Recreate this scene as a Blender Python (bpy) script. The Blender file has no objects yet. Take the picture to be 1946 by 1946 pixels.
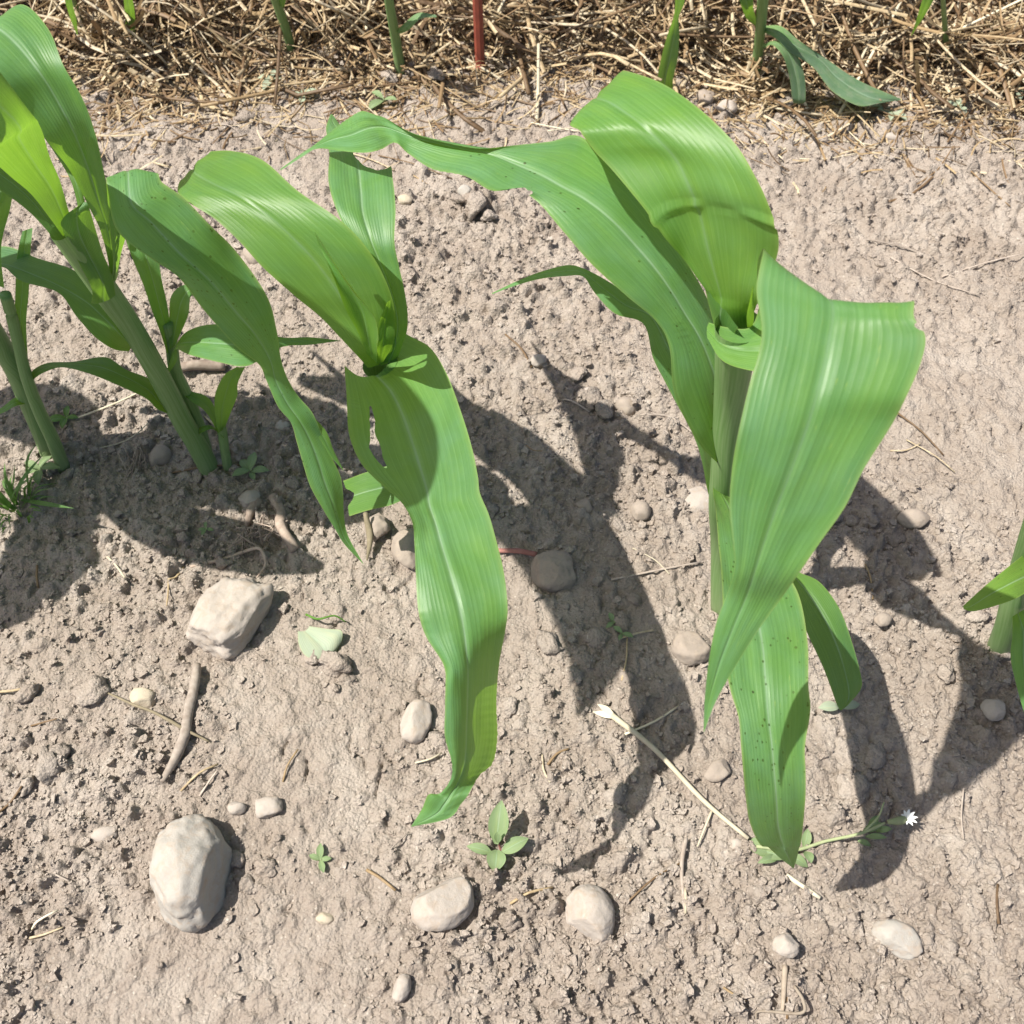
import bpy, bmesh, math, random
import numpy as np
from mathutils import Vector, noise as mnoise
R = math.radians
rng = random.Random(7)
nrng = np.random.default_rng(11)
scene = bpy.context.scene
col = scene.collection

# ------------------------------------------------------------------ camera
PX = 1946.0
C = PX / 2
FOV = R(53)
FPX = C / math.tan(FOV / 2)
PITCH = R(57)
CAM = np.array([0.0, 0.0, 1.0])
FW = np.array([0, math.cos(PITCH), -math.sin(PITCH)])
UP = np.array([0, math.sin(PITCH), math.cos(PITCH)])
RT = np.array([1.0, 0, 0])
cam_data = bpy.data.cameras.new("camera")
cam = bpy.data.objects.new("camera", cam_data)
col.objects.link(cam)
cam.location = CAM
cam.rotation_euler = (math.pi / 2 - PITCH, 0, 0)
cam_data.sensor_width = 36
cam_data.sensor_fit = 'HORIZONTAL'
cam_data.angle = FOV
cam_data.clip_start = 0.01
cam_data.clip_end = 500
cam_data.dof.use_dof = True
cam_data.dof.focus_distance = 0.93
cam_data.dof.aperture_fstop = cam_data.lens / 2.6
scene.camera = cam

# ------------------------------------------------------------------ sky, sun, exposure
SUN_E, SUN_A = R(60), R(7)
sun_dir = np.array([math.cos(SUN_E) * math.cos(SUN_A), math.cos(SUN_E) * math.sin(SUN_A), -math.sin(SUN_E)])
world = bpy.data.worlds.new("World")
scene.world = world
world.use_nodes = True
wn = world.node_tree
bg = wn.nodes["Background"]
sky = wn.nodes.new("ShaderNodeTexSky")
sky.sky_type = 'NISHITA'
sky.sun_disc = False
sky.sun_elevation = SUN_E
to_sun = -sun_dir
sky.sun_rotation = math.atan2(to_sun[0], to_sun[1])
wn.links.new(sky.outputs[0], bg.inputs[0])
bg.inputs[1].default_value = 0.083
sky.dust_density = 3.0
sky.air_density = 0.9
sun_data = bpy.data.lights.new("sun", 'SUN')
sun_data.energy = 5.0
sun_data.angle = R(0.53)
sun_data.color = (1.0, 0.955, 0.88)
sun = bpy.data.objects.new("sun", sun_data)
col.objects.link(sun)
sun.rotation_euler = Vector(sun_dir).to_track_quat('-Z', 'Y').to_euler()
scene.view_settings.view_transform = 'Standard'
scene.view_settings.look = 'None'
scene.view_settings.gamma = 1
scene.view_settings.use_curve_mapping = False
scene.view_settings.exposure = 0.77
scene.cycles.max_bounces = 6
scene.cycles.use_denoising = True

# ------------------------------------------------------------------ pixel -> place helpers
def ray(x, y):
    return FW + RT * (x - C) / FPX + UP * (C - y) / FPX
def at(x, y, z=0.0):
    """the point at height z seen at photo pixel x, y"""
    r = ray(x, y)
    return CAM + r * ((z - CAM[2]) / r[2])
def project(p):
    v = np.asarray(p) - CAM
    d = v @ FW
    return C + FPX * (v @ RT) / d, C - FPX * (v @ UP) / d
def ppm(x, y, z=0.0):
    return FPX / ((at(x, y, z) - CAM) @ FW)

# ------------------------------------------------------------------ object helpers
def tag(o, label=None, cat=None, group=None, kind=None):
    if label: o["label"] = label
    if cat: o["category"] = cat
    if group: o["group"] = group
    if kind: o["kind"] = kind
    return o
def empty(name, loc):
    o = bpy.data.objects.new(name, None)
    o.location = loc
    o.empty_display_size = 0.02
    col.objects.link(o)
    return o
def make_mesh(name, verts, faces, mat=None, uv=None, smooth=True):
    me = bpy.data.meshes.new(name)
    me.from_pydata([tuple(map(float, v)) for v in verts], [], faces)
    if uv is not None:
        lay = me.uv_layers.new(name="UVMap")
        li = np.empty(len(me.loops), dtype=np.int32)
        me.loops.foreach_get("vertex_index", li)
        lay.data.foreach_set("uv", np.asarray(uv, dtype=np.float32)[li].ravel())
    if smooth:
        me.polygons.foreach_set("use_smooth", [True] * len(me.polygons))
    if mat: me.materials.append(mat)
    me.update()
    return me
def world_loc(o):
    v = np.zeros(3)
    while o is not None:
        v = v + np.array(o.location)
        o = o.parent
    return v
def add(name, me, parent=None, loc=None):
    o = bpy.data.objects.new(name, me)
    col.objects.link(o)
    if loc is not None: o.location = loc
    if parent is not None: o.parent = parent
    return o
def part(name, verts, faces, mat, parent, uv=None, smooth=True):
    """mesh given in world space, stored relative to its parent"""
    w = world_loc(parent) if parent is not None else np.zeros(3)
    return add(name, make_mesh(name, np.asarray(verts) - w, faces, mat, uv, smooth), parent)

def catmull(P, n):
    """P (k,d) -> smooth samples, n per segment"""
    P = np.asarray(P, float)
    E = np.vstack([2 * P[0] - P[1], P, 2 * P[-1] - P[-2]])
    out = []
    for i in range(1, len(E) - 2):
        p0, p1, p2, p3 = E[i - 1], E[i], E[i + 1], E[i + 2]
        for j in range(n):
            t = j / n
            out.append(0.5 * ((2 * p1) + (-p0 + p2) * t + (2 * p0 - 5 * p1 + 4 * p2 - p3) * t * t + (-p0 + 3 * p1 - 3 * p2 + p3) * t ** 3))
    out.append(P[-1])
    return np.array(out)

def in_poly(x, y, poly):
    inside = False
    j = len(poly) - 1
    for i in range(len(poly)):
        xi, yi = poly[i]; xj, yj = poly[j]
        if (yi > y) != (yj > y) and x < (xj - xi) * (y - yi) / (yj - yi) + xi:
            inside = not inside
        j = i
    return inside

def ribbon(Lp, Mp, Rp, nu=14, ns=8, wave=0.0, wfreq=60, seed=0, groove=0.0012, cup=0.0, bites=None, crinkle=0.0, undul=.0022):
    """a leaf blade: left edge, midrib, right edge as lists of world points"""
    L, M, Q = catmull(Lp, ns), catmull(Mp, ns), catmull(Rp, ns)
    n = len(M)
    us = np.linspace(-1, 1, 2 * nu + 1)
    s = np.concatenate([[0], np.cumsum(np.linalg.norm(np.diff(M, axis=0), axis=1))])
    rs = random.Random(seed)
    ph1, ph2 = rs.uniform(0, 6), rs.uniform(0, 6)
    V = np.zeros((n, len(us), 3)); UVs = np.zeros((n, len(us), 2))
    T = np.gradient(M, axis=0)
    for i in range(n):
        a, m, b = L[i], M[i], Q[i]
        side = b - a
        w = np.linalg.norm(side)
        nor = np.cross(T[i], side)
        ln = np.linalg.norm(nor)
        nor = nor / ln if ln > 1e-9 else np.array([0, 0, 1.0])
        if nor[2] < 0: nor = -nor
        for k, u in enumerate(us):
            p = a * (u * (u - 1) / 2) + m * (1 - u * u) + b * (u * (u + 1) / 2)
            e = wave * abs(u) ** 3 * math.sin(s[i] * wfreq + (ph1 if u < 0 else ph2) + 0.7 * math.sin(s[i] * wfreq * .37)) * min(1, w / .04)
            e -= groove * math.exp(-(u / .07) ** 2) * min(1, w / .03)
            e += cup * u * u * w
            if crinkle:
                e += crinkle * max(0, mnoise.noise(Vector((s[i] * 18 + seed, u * 1.5, 3.3)))) * math.sin(s[i] * 900 + 2 * u) * (abs(u) > .25)
            e += undul * min(1, w / .05) * mnoise.noise(Vector((s[i] * 13 + seed * 2.1, u * 1.3, seed + .5))) + .35 * undul * min(1, w / .05) * mnoise.noise(Vector((s[i] * 40 + seed, u * 3.5, seed + 7.5)))
            V[i, k] = p + nor * e
            UVs[i, k] = (u * 0.5 + 0.5, s[i])
    faces = []
    m_ = len(us)
    for i in range(n - 1):
        for k in range(m_ - 1):
            if bites:
                c = (V[i, k] + V[i + 1, k] + V[i, k + 1] + V[i + 1, k + 1]) / 4
                x, y = project(c)
                if any(in_poly(x, y, b) for b in bites): continue
            faces.append((i * m_ + k, i * m_ + k + 1, (i + 1) * m_ + k + 1, (i + 1) * m_ + k))
    V = V.reshape(-1, 3)
    if bites:                                              # round off the torn edges
        cnt = {}
        for f in faces:
            for a, b in zip(f, f[1:] + f[:1]):
                e = (min(a, b), max(a, b)); cnt[e] = cnt.get(e, 0) + 1
        nb = {}
        for (a, b), c_ in cnt.items():
            if c_ == 1:
                nb.setdefault(a, []).append(b); nb.setdefault(b, []).append(a)
        full = lambda a: a % m_ in (0, m_ - 1) or a // m_ in (0, n - 1)
        for it in range(4):
            new = {a: V[a] * .4 + (V[l[0]] + V[l[1]]) * .3 for a, l in nb.items() if len(l) == 2 and not full(a)}
            for a, v in new.items(): V[a] = v
    return V, faces, UVs.reshape(-1, 2)

def leaf_px(name, parent, stations, mat, **kw):
    """stations: (Lx,Ly, Mx,My, Rx,Ry, z [, dzL, dzR]) in photo pixels with heights in metres"""
    Lp, Mp, Rp = [], [], []
    for st in stations:
        if len(st) == 4:                                   # world station: x, y, z, half width
            m = np.array(st[:3]); Lp.append(m - np.array([st[3], .2 * st[3], 0])); Mp.append(m); Rp.append(m + np.array([st[3], .2 * st[3], 0])); continue
        lx, ly, mx, my, rx, ry, z = st[:7]
        dl, dr = (st[7], st[8]) if len(st) > 7 else (0, 0)
        Lp.append(at(lx, ly, z + dl)); Mp.append(at(mx, my, z)); Rp.append(at(rx, ry, z + dr))
    v, f, uv = ribbon(Lp, Mp, Rp, **kw)
    return part(name, v, f, mat, parent, uv)

def blade(name, parent, pts, width, mat, side=None, nu=4, ns=6, prof=None, **kw):
    """narrow blade along world points with a width profile"""
    pts = [np.asarray(p, float) for p in pts]
    n = len(pts)
    Lp, Rp = [], []
    for i, p in enumerate(pts):
        t = pts[min(i + 1, n - 1)] - pts[max(i - 1, 0)]
        sd = np.cross(t, np.array([0, 0, 1.0])) if side is None else np.asarray(side, float)
        l = np.linalg.norm(sd)
        sd = sd / l if l > 1e-9 else np.array([1.0, 0, 0])
        q = i / (n - 1)
        w = width * (prof[i] if prof else max(.06, math.sin(math.pi * min(1, .12 + .88 * q)) ** .7))
        Lp.append(p - sd * w / 2); Rp.append(p + sd * w / 2)
    kw.setdefault("groove", 0.0004)
    v, f, uv = ribbon(Lp, pts, Rp, nu=nu, ns=ns, **kw)
    return part(name, v, f, mat, parent, uv)

def tube_geo(pts, radii, sides=10, ns=5, lump=0.0, seed=0, cap=True, flat=1.0):
    A = catmull(np.hstack([np.asarray(pts, float), np.asarray(radii, float)[:, None]]), ns)
    P, rad = A[:, :3], A[:, 3]
    n = len(P)
    T = np.gradient(P, axis=0)
    ref = np.array([0.13, 0.21, 0.97])
    verts, uv = [], []
    s = 0
    for i in range(n):
        t = T[i] / (np.linalg.norm(T[i]) + 1e-12)
        a = np.cross(t, ref)
        if np.linalg.norm(a) < .1: a = np.cross(t, np.array([0.9, 0.3, 0.1]))
        a /= np.linalg.norm(a)
        b = np.cross(t, a)
        if i: s += np.linalg.norm(P[i] - P[i - 1])
        for k in range(sides):
            an = 2 * math.pi * k / sides
            r = rad[i]
            if lump:
                q = P[i] * 60 + a * math.cos(an) * 2 + b * math.sin(an) * 2
                r *= 1 + lump * mnoise.noise(Vector(tuple(q + seed)))
            verts.append(P[i] + (a * math.cos(an) + b * math.sin(an) * flat) * r)
            uv.append((k / sides, s))
    faces = []
    for i in range(n - 1):
        for k in range(sides):
            k2 = (k + 1) % sides
            faces.append((i * sides + k, i * sides + k2, (i + 1) * sides + k2, (i + 1) * sides + k))
    if cap:
        faces.append(tuple(range(sides - 1, -1, -1)))
        if cap != 'bottom': faces.append(tuple(range((n - 1) * sides, n * sides)))
    return np.array(verts), faces, uv
def tube(name, parent, pts, radii, mat, **kw):
    v, f, uv = tube_geo(pts, radii, **kw)
    return part(name, v, f, mat, parent, uv)

# ------------------------------------------------------------------ materials
class NT:
    def __init__(s, name):
        s.m = bpy.data.materials.new(name); s.m.use_nodes = True
        s.t = s.m.node_tree; s.t.nodes.clear()
        s.out = s.t.nodes.new("ShaderNodeOutputMaterial")
    def n(s, kind, **kw):
        nd = s.t.nodes.new("ShaderNode" + kind)
        for k, v in kw.items(): setattr(nd, k, v)
        return nd
    def l(s, a, b): s.t.links.new(a, b)
    def put(s, v, sock):
        if hasattr(v, "is_linked"): s.l(v, sock)
        else: sock.default_value = v
    def math(s, op, a, b=0.0, c=None, clamp=False):
        nd = s.n("Math", operation=op, use_clamp=clamp)
        s.put(a, nd.inputs[0]); s.put(b, nd.inputs[1])
        if c is not None: s.put(c, nd.inputs[2])
        return nd.outputs[0]
    def mix(s, f, a, b, mode='MIX'):
        nd = s.n("Mix", data_type='RGBA', blend_type=mode)
        s.put(f, nd.inputs[0])
        s.put(a if hasattr(a, "is_linked") else (*a, 1), nd.inputs[6])
        s.put(b if hasattr(b, "is_linked") else (*b, 1), nd.inputs[7])
        return nd.outputs[2]
    def ramp(s, fac, stops):
        nd = s.n("ValToRGB")
        el = nd.color_ramp.elements
        while len(el) < len(stops): el.new(0.5)
        for e, (p, c) in zip(el, stops):
            e.position = p; e.color = (*c, 1) if len(c) == 3 else c
        s.put(fac, nd.inputs[0])
        return nd.outputs[0]
    def noise(s, vec, scale, detail=4, rough=.55, out=0, dist=0.0):
        nd = s.n("TexNoise")
        if vec is not None: s.l(vec, nd.inputs["Vector"])
        nd.inputs["Scale"].default_value = scale
        nd.inputs["Detail"].default_value = detail
        nd.inputs["Roughness"].default_value = rough
        nd.inputs["Distortion"].default_value = dist
        return nd.outputs[out]
    def voronoi(s, vec, scale, feature='F1', out="Distance", rand=1.0):
        nd = s.n("TexVoronoi", feature=feature)
        if vec is not None: s.l(vec, nd.inputs["Vector"])
        nd.inputs["Scale"].default_value = scale
        nd.inputs["Randomness"].default_value = rand
        return nd.outputs[out]
    def bump(s, h, strength, dist):
        nd = s.n("Bump")
        nd.inputs["Strength"].default_value = strength
        nd.inputs["Distance"].default_value = dist
        s.l(h, nd.inputs["Height"])
        return nd.outputs[0]
    def bsdf(s, color, rough=.6, normal=None, spec=.5):
        b = s.n("BsdfPrincipled")
        s.put(color if hasattr(color, "is_linked") else (*color, 1), b.inputs["Base Color"])
        s.put(rough, b.inputs["Roughness"])
        b.inputs["Specular IOR Level"].default_value = spec
        if normal is not None: s.l(normal, b.inputs["Normal"])
        return b.outputs[0]
    def done(s, sh):
        s.l(sh, s.out.inputs[0]); return s.m

def leaf_material(name, top=(.097, .235, .062), blue=(.112, .255, .115), young=(.16, .30, .03), trans=(.28, .50, .035), tfac=.38,
                  specks=0.0, margin=.35, spec=.42, rough=.42, dirt=0.0, fleck=0.2, midrib=.5):
    N = NT(name)
    uvn = N.n("UVMap"); uvn.uv_map = "UVMap"
    sep = N.n("SeparateXYZ"); N.l(uvn.outputs[0], sep.inputs[0])
    U, Vv = sep.outputs[0], sep.outputs[1]
    u = N.math('MULTIPLY_ADD', U, 2.0, -1.0)
    au = N.math('ABSOLUTE', u)
    comb = N.n("CombineXYZ"); N.put(N.math('MULTIPLY', U, 0.075), comb.inputs[0]); N.l(Vv, comb.inputs[1])
    P = comb.outputs[0]                                     # blade coordinates in metres
    obj = N.n("ObjectInfo")
    big = N.noise(P, 26, 3)
    c = N.mix(N.math('SMOOTHSTEP', .35, .7, big) if False else N.ramp(big, [(.35, (0, 0, 0)), (.68, (1, 1, 1))]), top, blue)
    # young, yellower tissue low on the blade
    base = N.math('MULTIPLY_ADD', Vv, -9.0, 1.0, clamp=True)
    c = N.mix(N.math('MULTIPLY', base, .55), c, young)
    # long parallel veins
    st = N.n("CombineXYZ"); N.put(N.math('MULTIPLY', U, 48.0), st.inputs[0]); N.put(N.math('MULTIPLY', Vv, 2.2), st.inputs[1])
    streak = N.noise(st.outputs[0], 1.0, 3, .7)
    c = N.mix(N.ramp(streak, [(.36, (.38, .38, .38)), (.62, (0, 0, 0))]), c, (top[0] * .62, top[1] * .68, top[2] * .6))
    wob = N.math('MULTIPLY_ADD', N.noise(P, 14, 2), .05, U)
    vein = N.math('ABSOLUTE', N.math('SINE', N.math('MULTIPLY', wob, 62.0)))
    vm = N.ramp(vein, [(0.0, (1, 1, 1)), (.16, (0, 0, 0))])
    fine = N.ramp(N.math('ABSOLUTE', N.math('SINE', N.math('MULTIPLY', wob, 250.0))), [(0, (.5, .5, .5)), (.5, (0, 0, 0))])
    vmod = N.ramp(N.noise(P, 34, 3), [(.35, (.25, .25, .25)), (.65, (1, 1, 1))])
    c = N.mix(N.math('MULTIPLY', N.math('MULTIPLY', vm, vmod), .34), c, (.27, .43, .19))
    c = N.mix(N.math('MULTIPLY', N.math('MULTIPLY', fine, vmod), .16), c, (.25, .42, .18))
    # pale midrib
    mr = N.ramp(N.math('ADD', au, N.math('MULTIPLY', N.math('SUBTRACT', streak, .5), .05)), [(0.0, (1, 1, 1)), (.012, (.9, .9, .9)), (.035, (.22, .22, .22)), (.10, (0, 0, 0))])
    c = N.mix(N.math('MULTIPLY', mr, midrib), c, (.38, .52, .36))
    # pale, slightly yellow margins
    mg = N.ramp(au, [(.90, (0, 0, 0)), (.985, (.4, .4, .4)), (1.0, (1, 1, 1))])
    c = N.mix(N.math('MULTIPLY', mg, margin), c, (.46, .50, .14))
    # yellow flecks
    fst = N.n("CombineXYZ"); N.put(N.math('MULTIPLY', U, 26.0), fst.inputs[0]); N.put(N.math('MULTIPLY', Vv, 55.0), fst.inputs[1])
    fl = N.ramp(N.noise(fst.outputs[0], 1.0, 3, .6), [(.66, (0, 0, 0)), (.74, (1, 1, 1))])
    c = N.mix(N.math('MULTIPLY', fl, fleck), c, (.40, .48, .10))
    if dirt:
        d = N.ramp(N.noise(P, 60, 4), [(.5, (0, 0, 0)), (.8, (1, 1, 1))])
        c = N.mix(N.math('MULTIPLY', d, dirt), c, (.34, .33, .25))
    if specks:
        sx = N.n("CombineXYZ"); N.put(N.math('MULTIPLY', U, .075), sx.inputs[0]); N.l(Vv, sx.inputs[1])
        vd = N.voronoi(sx.outputs[0], 170)
        vc = N.n("SeparateColor"); N.l(N.voronoi(sx.outputs[0], 170, out="Color"), vc.inputs[0])
        keep = N.math('LESS_THAN', vc.outputs[0], specks)
        clump = N.ramp(N.noise(P, 30, 2), [(.36, (0, 0, 0)), (.46, (1, 1, 1))])
        size = N.math('MULTIPLY_ADD', vc.outputs[1], .13, .09)
        dot = N.math('MULTIPLY', N.math('MULTIPLY', keep, clump), N.math('LESS_THAN', vd, size))
        c = N.mix(N.math('MULTIPLY', dot, .95), c, (.008, .012, .006))
    ms_ = N.n("CombineXYZ"); N.put(N.math('MULTIPLY', U, 2.6), ms_.inputs[0]); N.put(N.math('MULTIPLY', Vv, 9.0), ms_.inputs[1])
    mott = N.noise(ms_.outputs[0], 1.6, 4, .6)
    c = N.mix(N.ramp(mott, [(.5, (0, 0, 0)), (.75, (.55, .55, .55))]), c, (top[0] * 1.55, top[1] * 1.25, top[2] * 1.0))
    c = N.mix(N.ramp(mott, [(.25, (.45, .45, .45)), (.48, (0, 0, 0))]), c, (top[0] * .75, top[1] * .78, top[2] * .9))
    hsv = N.n("HueSaturation"); N.l(c, hsv.inputs["Color"])
    N.put(N.math('MULTIPLY_ADD', obj.outputs["Random"], .16, .92), hsv.inputs["Value"])
    c = hsv.outputs[0]
    h = N.math('ADD', N.math('MULTIPLY', vein, .5), N.math('ADD', N.math('MULTIPLY', streak, .6), N.math('MULTIPLY', N.noise(P, 90, 3), .5)))
    nb = N.bump(h, .35, .0006)
    rr = N.math('MULTIPLY_ADD', N.noise(P, 40, 3), .25, rough - .1)
    d = N.bsdf(c, rr, nb, spec)
    tr = N.n("BsdfTranslucent")
    tc = N.mix(N.math('MULTIPLY', vm, .25), trans, (trans[0] * 1.3, trans[1] * 1.15, trans[2] * 2))
    tc = N.mix(N.math('MULTIPLY', mr, .5), tc, (.22, .40, .10))
    tc = N.mix(N.ramp(streak, [(.38, (.4, .4, .4)), (.62, (0, 0, 0))]), tc, (trans[0] * .6, trans[1] * .75, trans[2] * .6))
    N.l(tc, tr.inputs[0]); N.l(nb, tr.inputs[1])
    ms = N.n("MixShader"); ms.inputs[0].default_value = tfac
    N.l(d, ms.inputs[1]); N.l(tr.outputs[0], ms.inputs[2])
    return N.done(ms.outputs[0])

M_LEAF = leaf_material("maize_leaf")
M_LEAF_SOFT = leaf_material("maize_leaf_plain", midrib=.2, fleck=.35)
M_LEAF_FEW = leaf_material("maize_leaf_few_specks", specks=.12)
M_LEAF_SPOT = leaf_material("maize_leaf_specked", specks=.6, fleck=.5, margin=.6)
M_LEAF_MID = leaf_material("maize_leaf_some_specks", specks=.35, fleck=.3)
M_YOUNG = leaf_material("maize_whorl_leaf", top=(.115, .26, .045), blue=(.11, .255, .075), trans=(.31, .54, .035), tfac=.42, fleck=.05, midrib=.22)
M_BLUE = leaf_material("maize_leaf_dusty", top=(.11, .20, .10), blue=(.15, .24, .15), trans=(.16, .30, .05), tfac=.25, dirt=.5, spec=.3, rough=.6)
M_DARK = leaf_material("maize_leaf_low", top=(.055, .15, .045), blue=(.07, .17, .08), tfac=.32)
M_WEED = leaf_material("weed_leaf", top=(.20, .28, .14), blue=(.24, .31, .19), young=(.22, .30, .12), trans=(.22, .36, .06), tfac=.25, dirt=.4, margin=.1, spec=.3, rough=.6)
M_GRASS = leaf_material("grass_blade", top=(.07, .16, .04), blue=(.09, .19, .06), trans=(.2, .36, .04), tfac=.35, dirt=.2, margin=.1)
M_PALE = leaf_material("pale_leaf", top=(.34, .39, .29), blue=(.38, .42, .34), young=(.34, .39, .26), trans=(.3, .4, .15), tfac=.2, dirt=.4, spec=.3, rough=.65)

def stalk_material():
    N = NT("maize_stalk")
    uvn = N.n("UVMap"); uvn.uv_map = "UVMap"
    sep = N.n("SeparateXYZ"); N.l(uvn.outputs[0], sep.inputs[0])
    cb = N.n("CombineXYZ"); N.put(N.math('MULTIPLY', sep.outputs[0], 40.0), cb.inputs[0]); N.put(N.math('MULTIPLY', sep.outputs[1], 12.0), cb.inputs[1])
    st = N.noise(cb.outputs[0], 1, 3, .6)
    c = N.mix(N.ramp(st, [(.35, (0, 0, 0)), (.65, (1, 1, 1))]), (.13, .24, .07), (.21, .32, .13))
    low = N.math('MULTIPLY_ADD', sep.outputs[1], -14.0, 1.0, clamp=True)
    c = N.mix(N.math('MULTIPLY', low, .5), c, (.27, .30, .17))
    d = N.bsdf(c, .5, N.bump(st, .3, .0008), .4)
    tr = N.n("BsdfTranslucent"); tr.inputs[0].default_value = (.2, .36, .05, 1)
    ms = N.n("MixShader"); ms.inputs[0].default_value = .12
    N.l(d, ms.inputs[1]); N.l(tr.outputs[0], ms.inputs[2])
    return N.done(ms.outputs[0])
M_STALK = stalk_material()

def soil_material(name, clod=False):
    N = NT(name)
    g = N.n("NewGeometry")
    P = g.outputs["Position"]
    a = N.noise(P, 5, 5, .6); b = N.noise(P, 45, 5, .65); f = N.noise(P, 420, 4, .7)
    c = N.ramp(a, [(.3, (.335, .283, .236)), (.7, (.395, .343, .293))])
    c = N.mix(N.ramp(b, [(.35, (.75, .75, .75)), (.7, (0, 0, 0))]), c, (.305, .252, .207))
    c = N.mix(N.ramp(f, [(.3, (.6, .6, .6)), (.6, (0, 0, 0))]), c, (.275, .224, .181))
    dust = N.ramp(N.noise(P, 11, 6, .68, dist=.8), [(.46, (0, 0, 0)), (.66, (.8, .8, .8))])
    c = N.mix(dust, c, (.425, .372, .318))
    # pale grit
    vd = N.voronoi(P, 300); vc = N.n("SeparateColor"); N.l(N.voronoi(P, 300, out="Color"), vc.inputs[0])
    grit = N.math('MULTIPLY', N.math('LESS_THAN', vc.outputs[0], .07), N.math('LESS_THAN', vd, .32))
    c = N.mix(N.math('MULTIPLY', grit, .65), c, (.52, .47, .40))
    if clod:
        oi = N.n("ObjectInfo")
        hs = N.n("HueSaturation"); N.l(c, hs.inputs["Color"]); N.put(N.math('MULTIPLY_ADD', oi.outputs["Random"],    .22, .92), hs.inputs["Value"]); c = hs.outputs[0]
    h = N.math('ADD', N.math('MULTIPLY', N.noise(P, 260, 6, .75), 1.0), N.math('MULTIPLY', N.noise(P, 900, 3, .7), .45))
    h = N.math('SUBTRACT', h, N.math('MULTIPLY', N.voronoi(P, 310), .75))
    return N.done(N.bsdf(c, .95, N.bump(h, .9, .0034), .05))
M_SOIL = soil_material("dry_soil")
M_CLOD = soil_material("soil_clod", True)

def stone_material(name, c1, c2, c3, grain=250):
    N = NT(name)
    tc = N.n("TexCoord"); P = tc.outputs["Object"]
    a = N.noise(P, 35, 6, .65); b = N.noise(P, grain, 5, .7)
    c = N.mix(N.ramp(a, [(.35, (0, 0, 0)), (.7, (1, 1, 1))]), c1, c2)
    c = N.mix(N.ramp(b, [(.55, (0, 0, 0)), (.75, (.7, .7, .7))]), c, c3)
    # soil dust lodged in the hollows of the surface
    dz = N.ramp(N.noise(P, 90, 5, .6, dist=.6), [(.48, (0, 0, 0)), (.66, (.75, .75, .75))])
    c = N.mix(dz, c, (.34, .275, .215))
    h = N.math('ADD', b, N.math('MULTIPLY', N.noise(P, 700, 4, .7), .5))
    return N.done(N.bsdf(c, .85, N.bump(h, .5, .0016), .2))
MS_PALE = stone_material("pale_limestone", (.33, .305, .268), (.37, .345, .308), (.31, .275, .235))
MS_TAN = stone_material("tan_stone", (.345, .302, .26), (.385, .342, .298), (.31, .265, .222))
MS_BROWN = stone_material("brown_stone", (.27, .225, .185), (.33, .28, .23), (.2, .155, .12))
MS_YELLOW = stone_material("cream_stone", (.41, .35, .255), (.45, .39, .30), (.36, .30, .225))

def plain(name, c1, c2, scale=80, rough=.8, spec=.2, stretch=None):
    N = NT(name)
    tc = N.n("TexCoord"); oi = N.n("ObjectInfo")
    a = N.noise(tc.outputs["Object"], scale, 5, .6)
    c = N.mix(N.ramp(a, [(.3, (0, 0, 0)), (.7, (1, 1, 1))]), c1, c2)
    hs = N.n("HueSaturation"); N.l(c, hs.inputs["Color"]); N.put(N.math('MULTIPLY_ADD', oi.outputs["Random"], .5, .75), hs.inputs["Value"])
    return N.done(N.bsdf(hs.outputs[0], rough, N.bump(a, .4, .001), spec))
M_TWIG = plain("dry_twig", (.26, .21, .17), (.40, .345, .29), 140)
M_ROOT = plain("dry_root", (.24, .18, .14), (.38, .31, .25), 140)
M_DRYLEAF = plain("dry_leaf", (.23, .185, .14), (.35, .295, .23), 90)
M_DARKDRY = plain("withered_leaf", (.13, .11, .07), (.20, .165, .11), 90)
M_RED = plain("red_paint", (.36, .085, .050), (.22, .055, .04), 40, .55, .35)
M_PINK = plain("reddish_root", (.30, .12, .10), (.36, .18, .15), 120)
M_PETAL = plain("white_petal", (.72, .72, .66), (.78, .78, .74), 90)

def straw_material():
    N = NT("straw")
    g = N.n("NewGeometry"); oi = N.n("ObjectInfo")
    at_ = N.n("Attribute"); at_.attribute_name = "tone"; at_.attribute_type = 'GEOMETRY'
    rnd = N.math('FRACT', N.math('ADD', at_.outputs["Fac"], oi.outputs["Random"]))
    c = N.ramp(rnd, [(0, (.085, .050, .026)), (.3, (.20, .125, .062)), (.5, (.37, .265, .14)), (.75, (.54, .43, .26)), (1, (.63, .55, .40))])
    b = N.noise(g.outputs["Position"], 160, 3, .6)
    c = N.mix(N.ramp(b, [(.4, (.5, .5, .5)), (.65, (0, 0, 0))]), c, (.20, .135, .075))
    d = N.bsdf(c, .55, N.bump(b, .3, .0008), .35)
    tr = N.n("BsdfTranslucent"); N.l(c, tr.inputs[0])
    ms = N.n("MixShader"); ms.inputs[0].default_value = .15
    N.l(d, ms.inputs[1]); N.l(tr.outputs[0], ms.inputs[2])
    return N.done(ms.outputs[0])
M_STRAW = straw_material()

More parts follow.
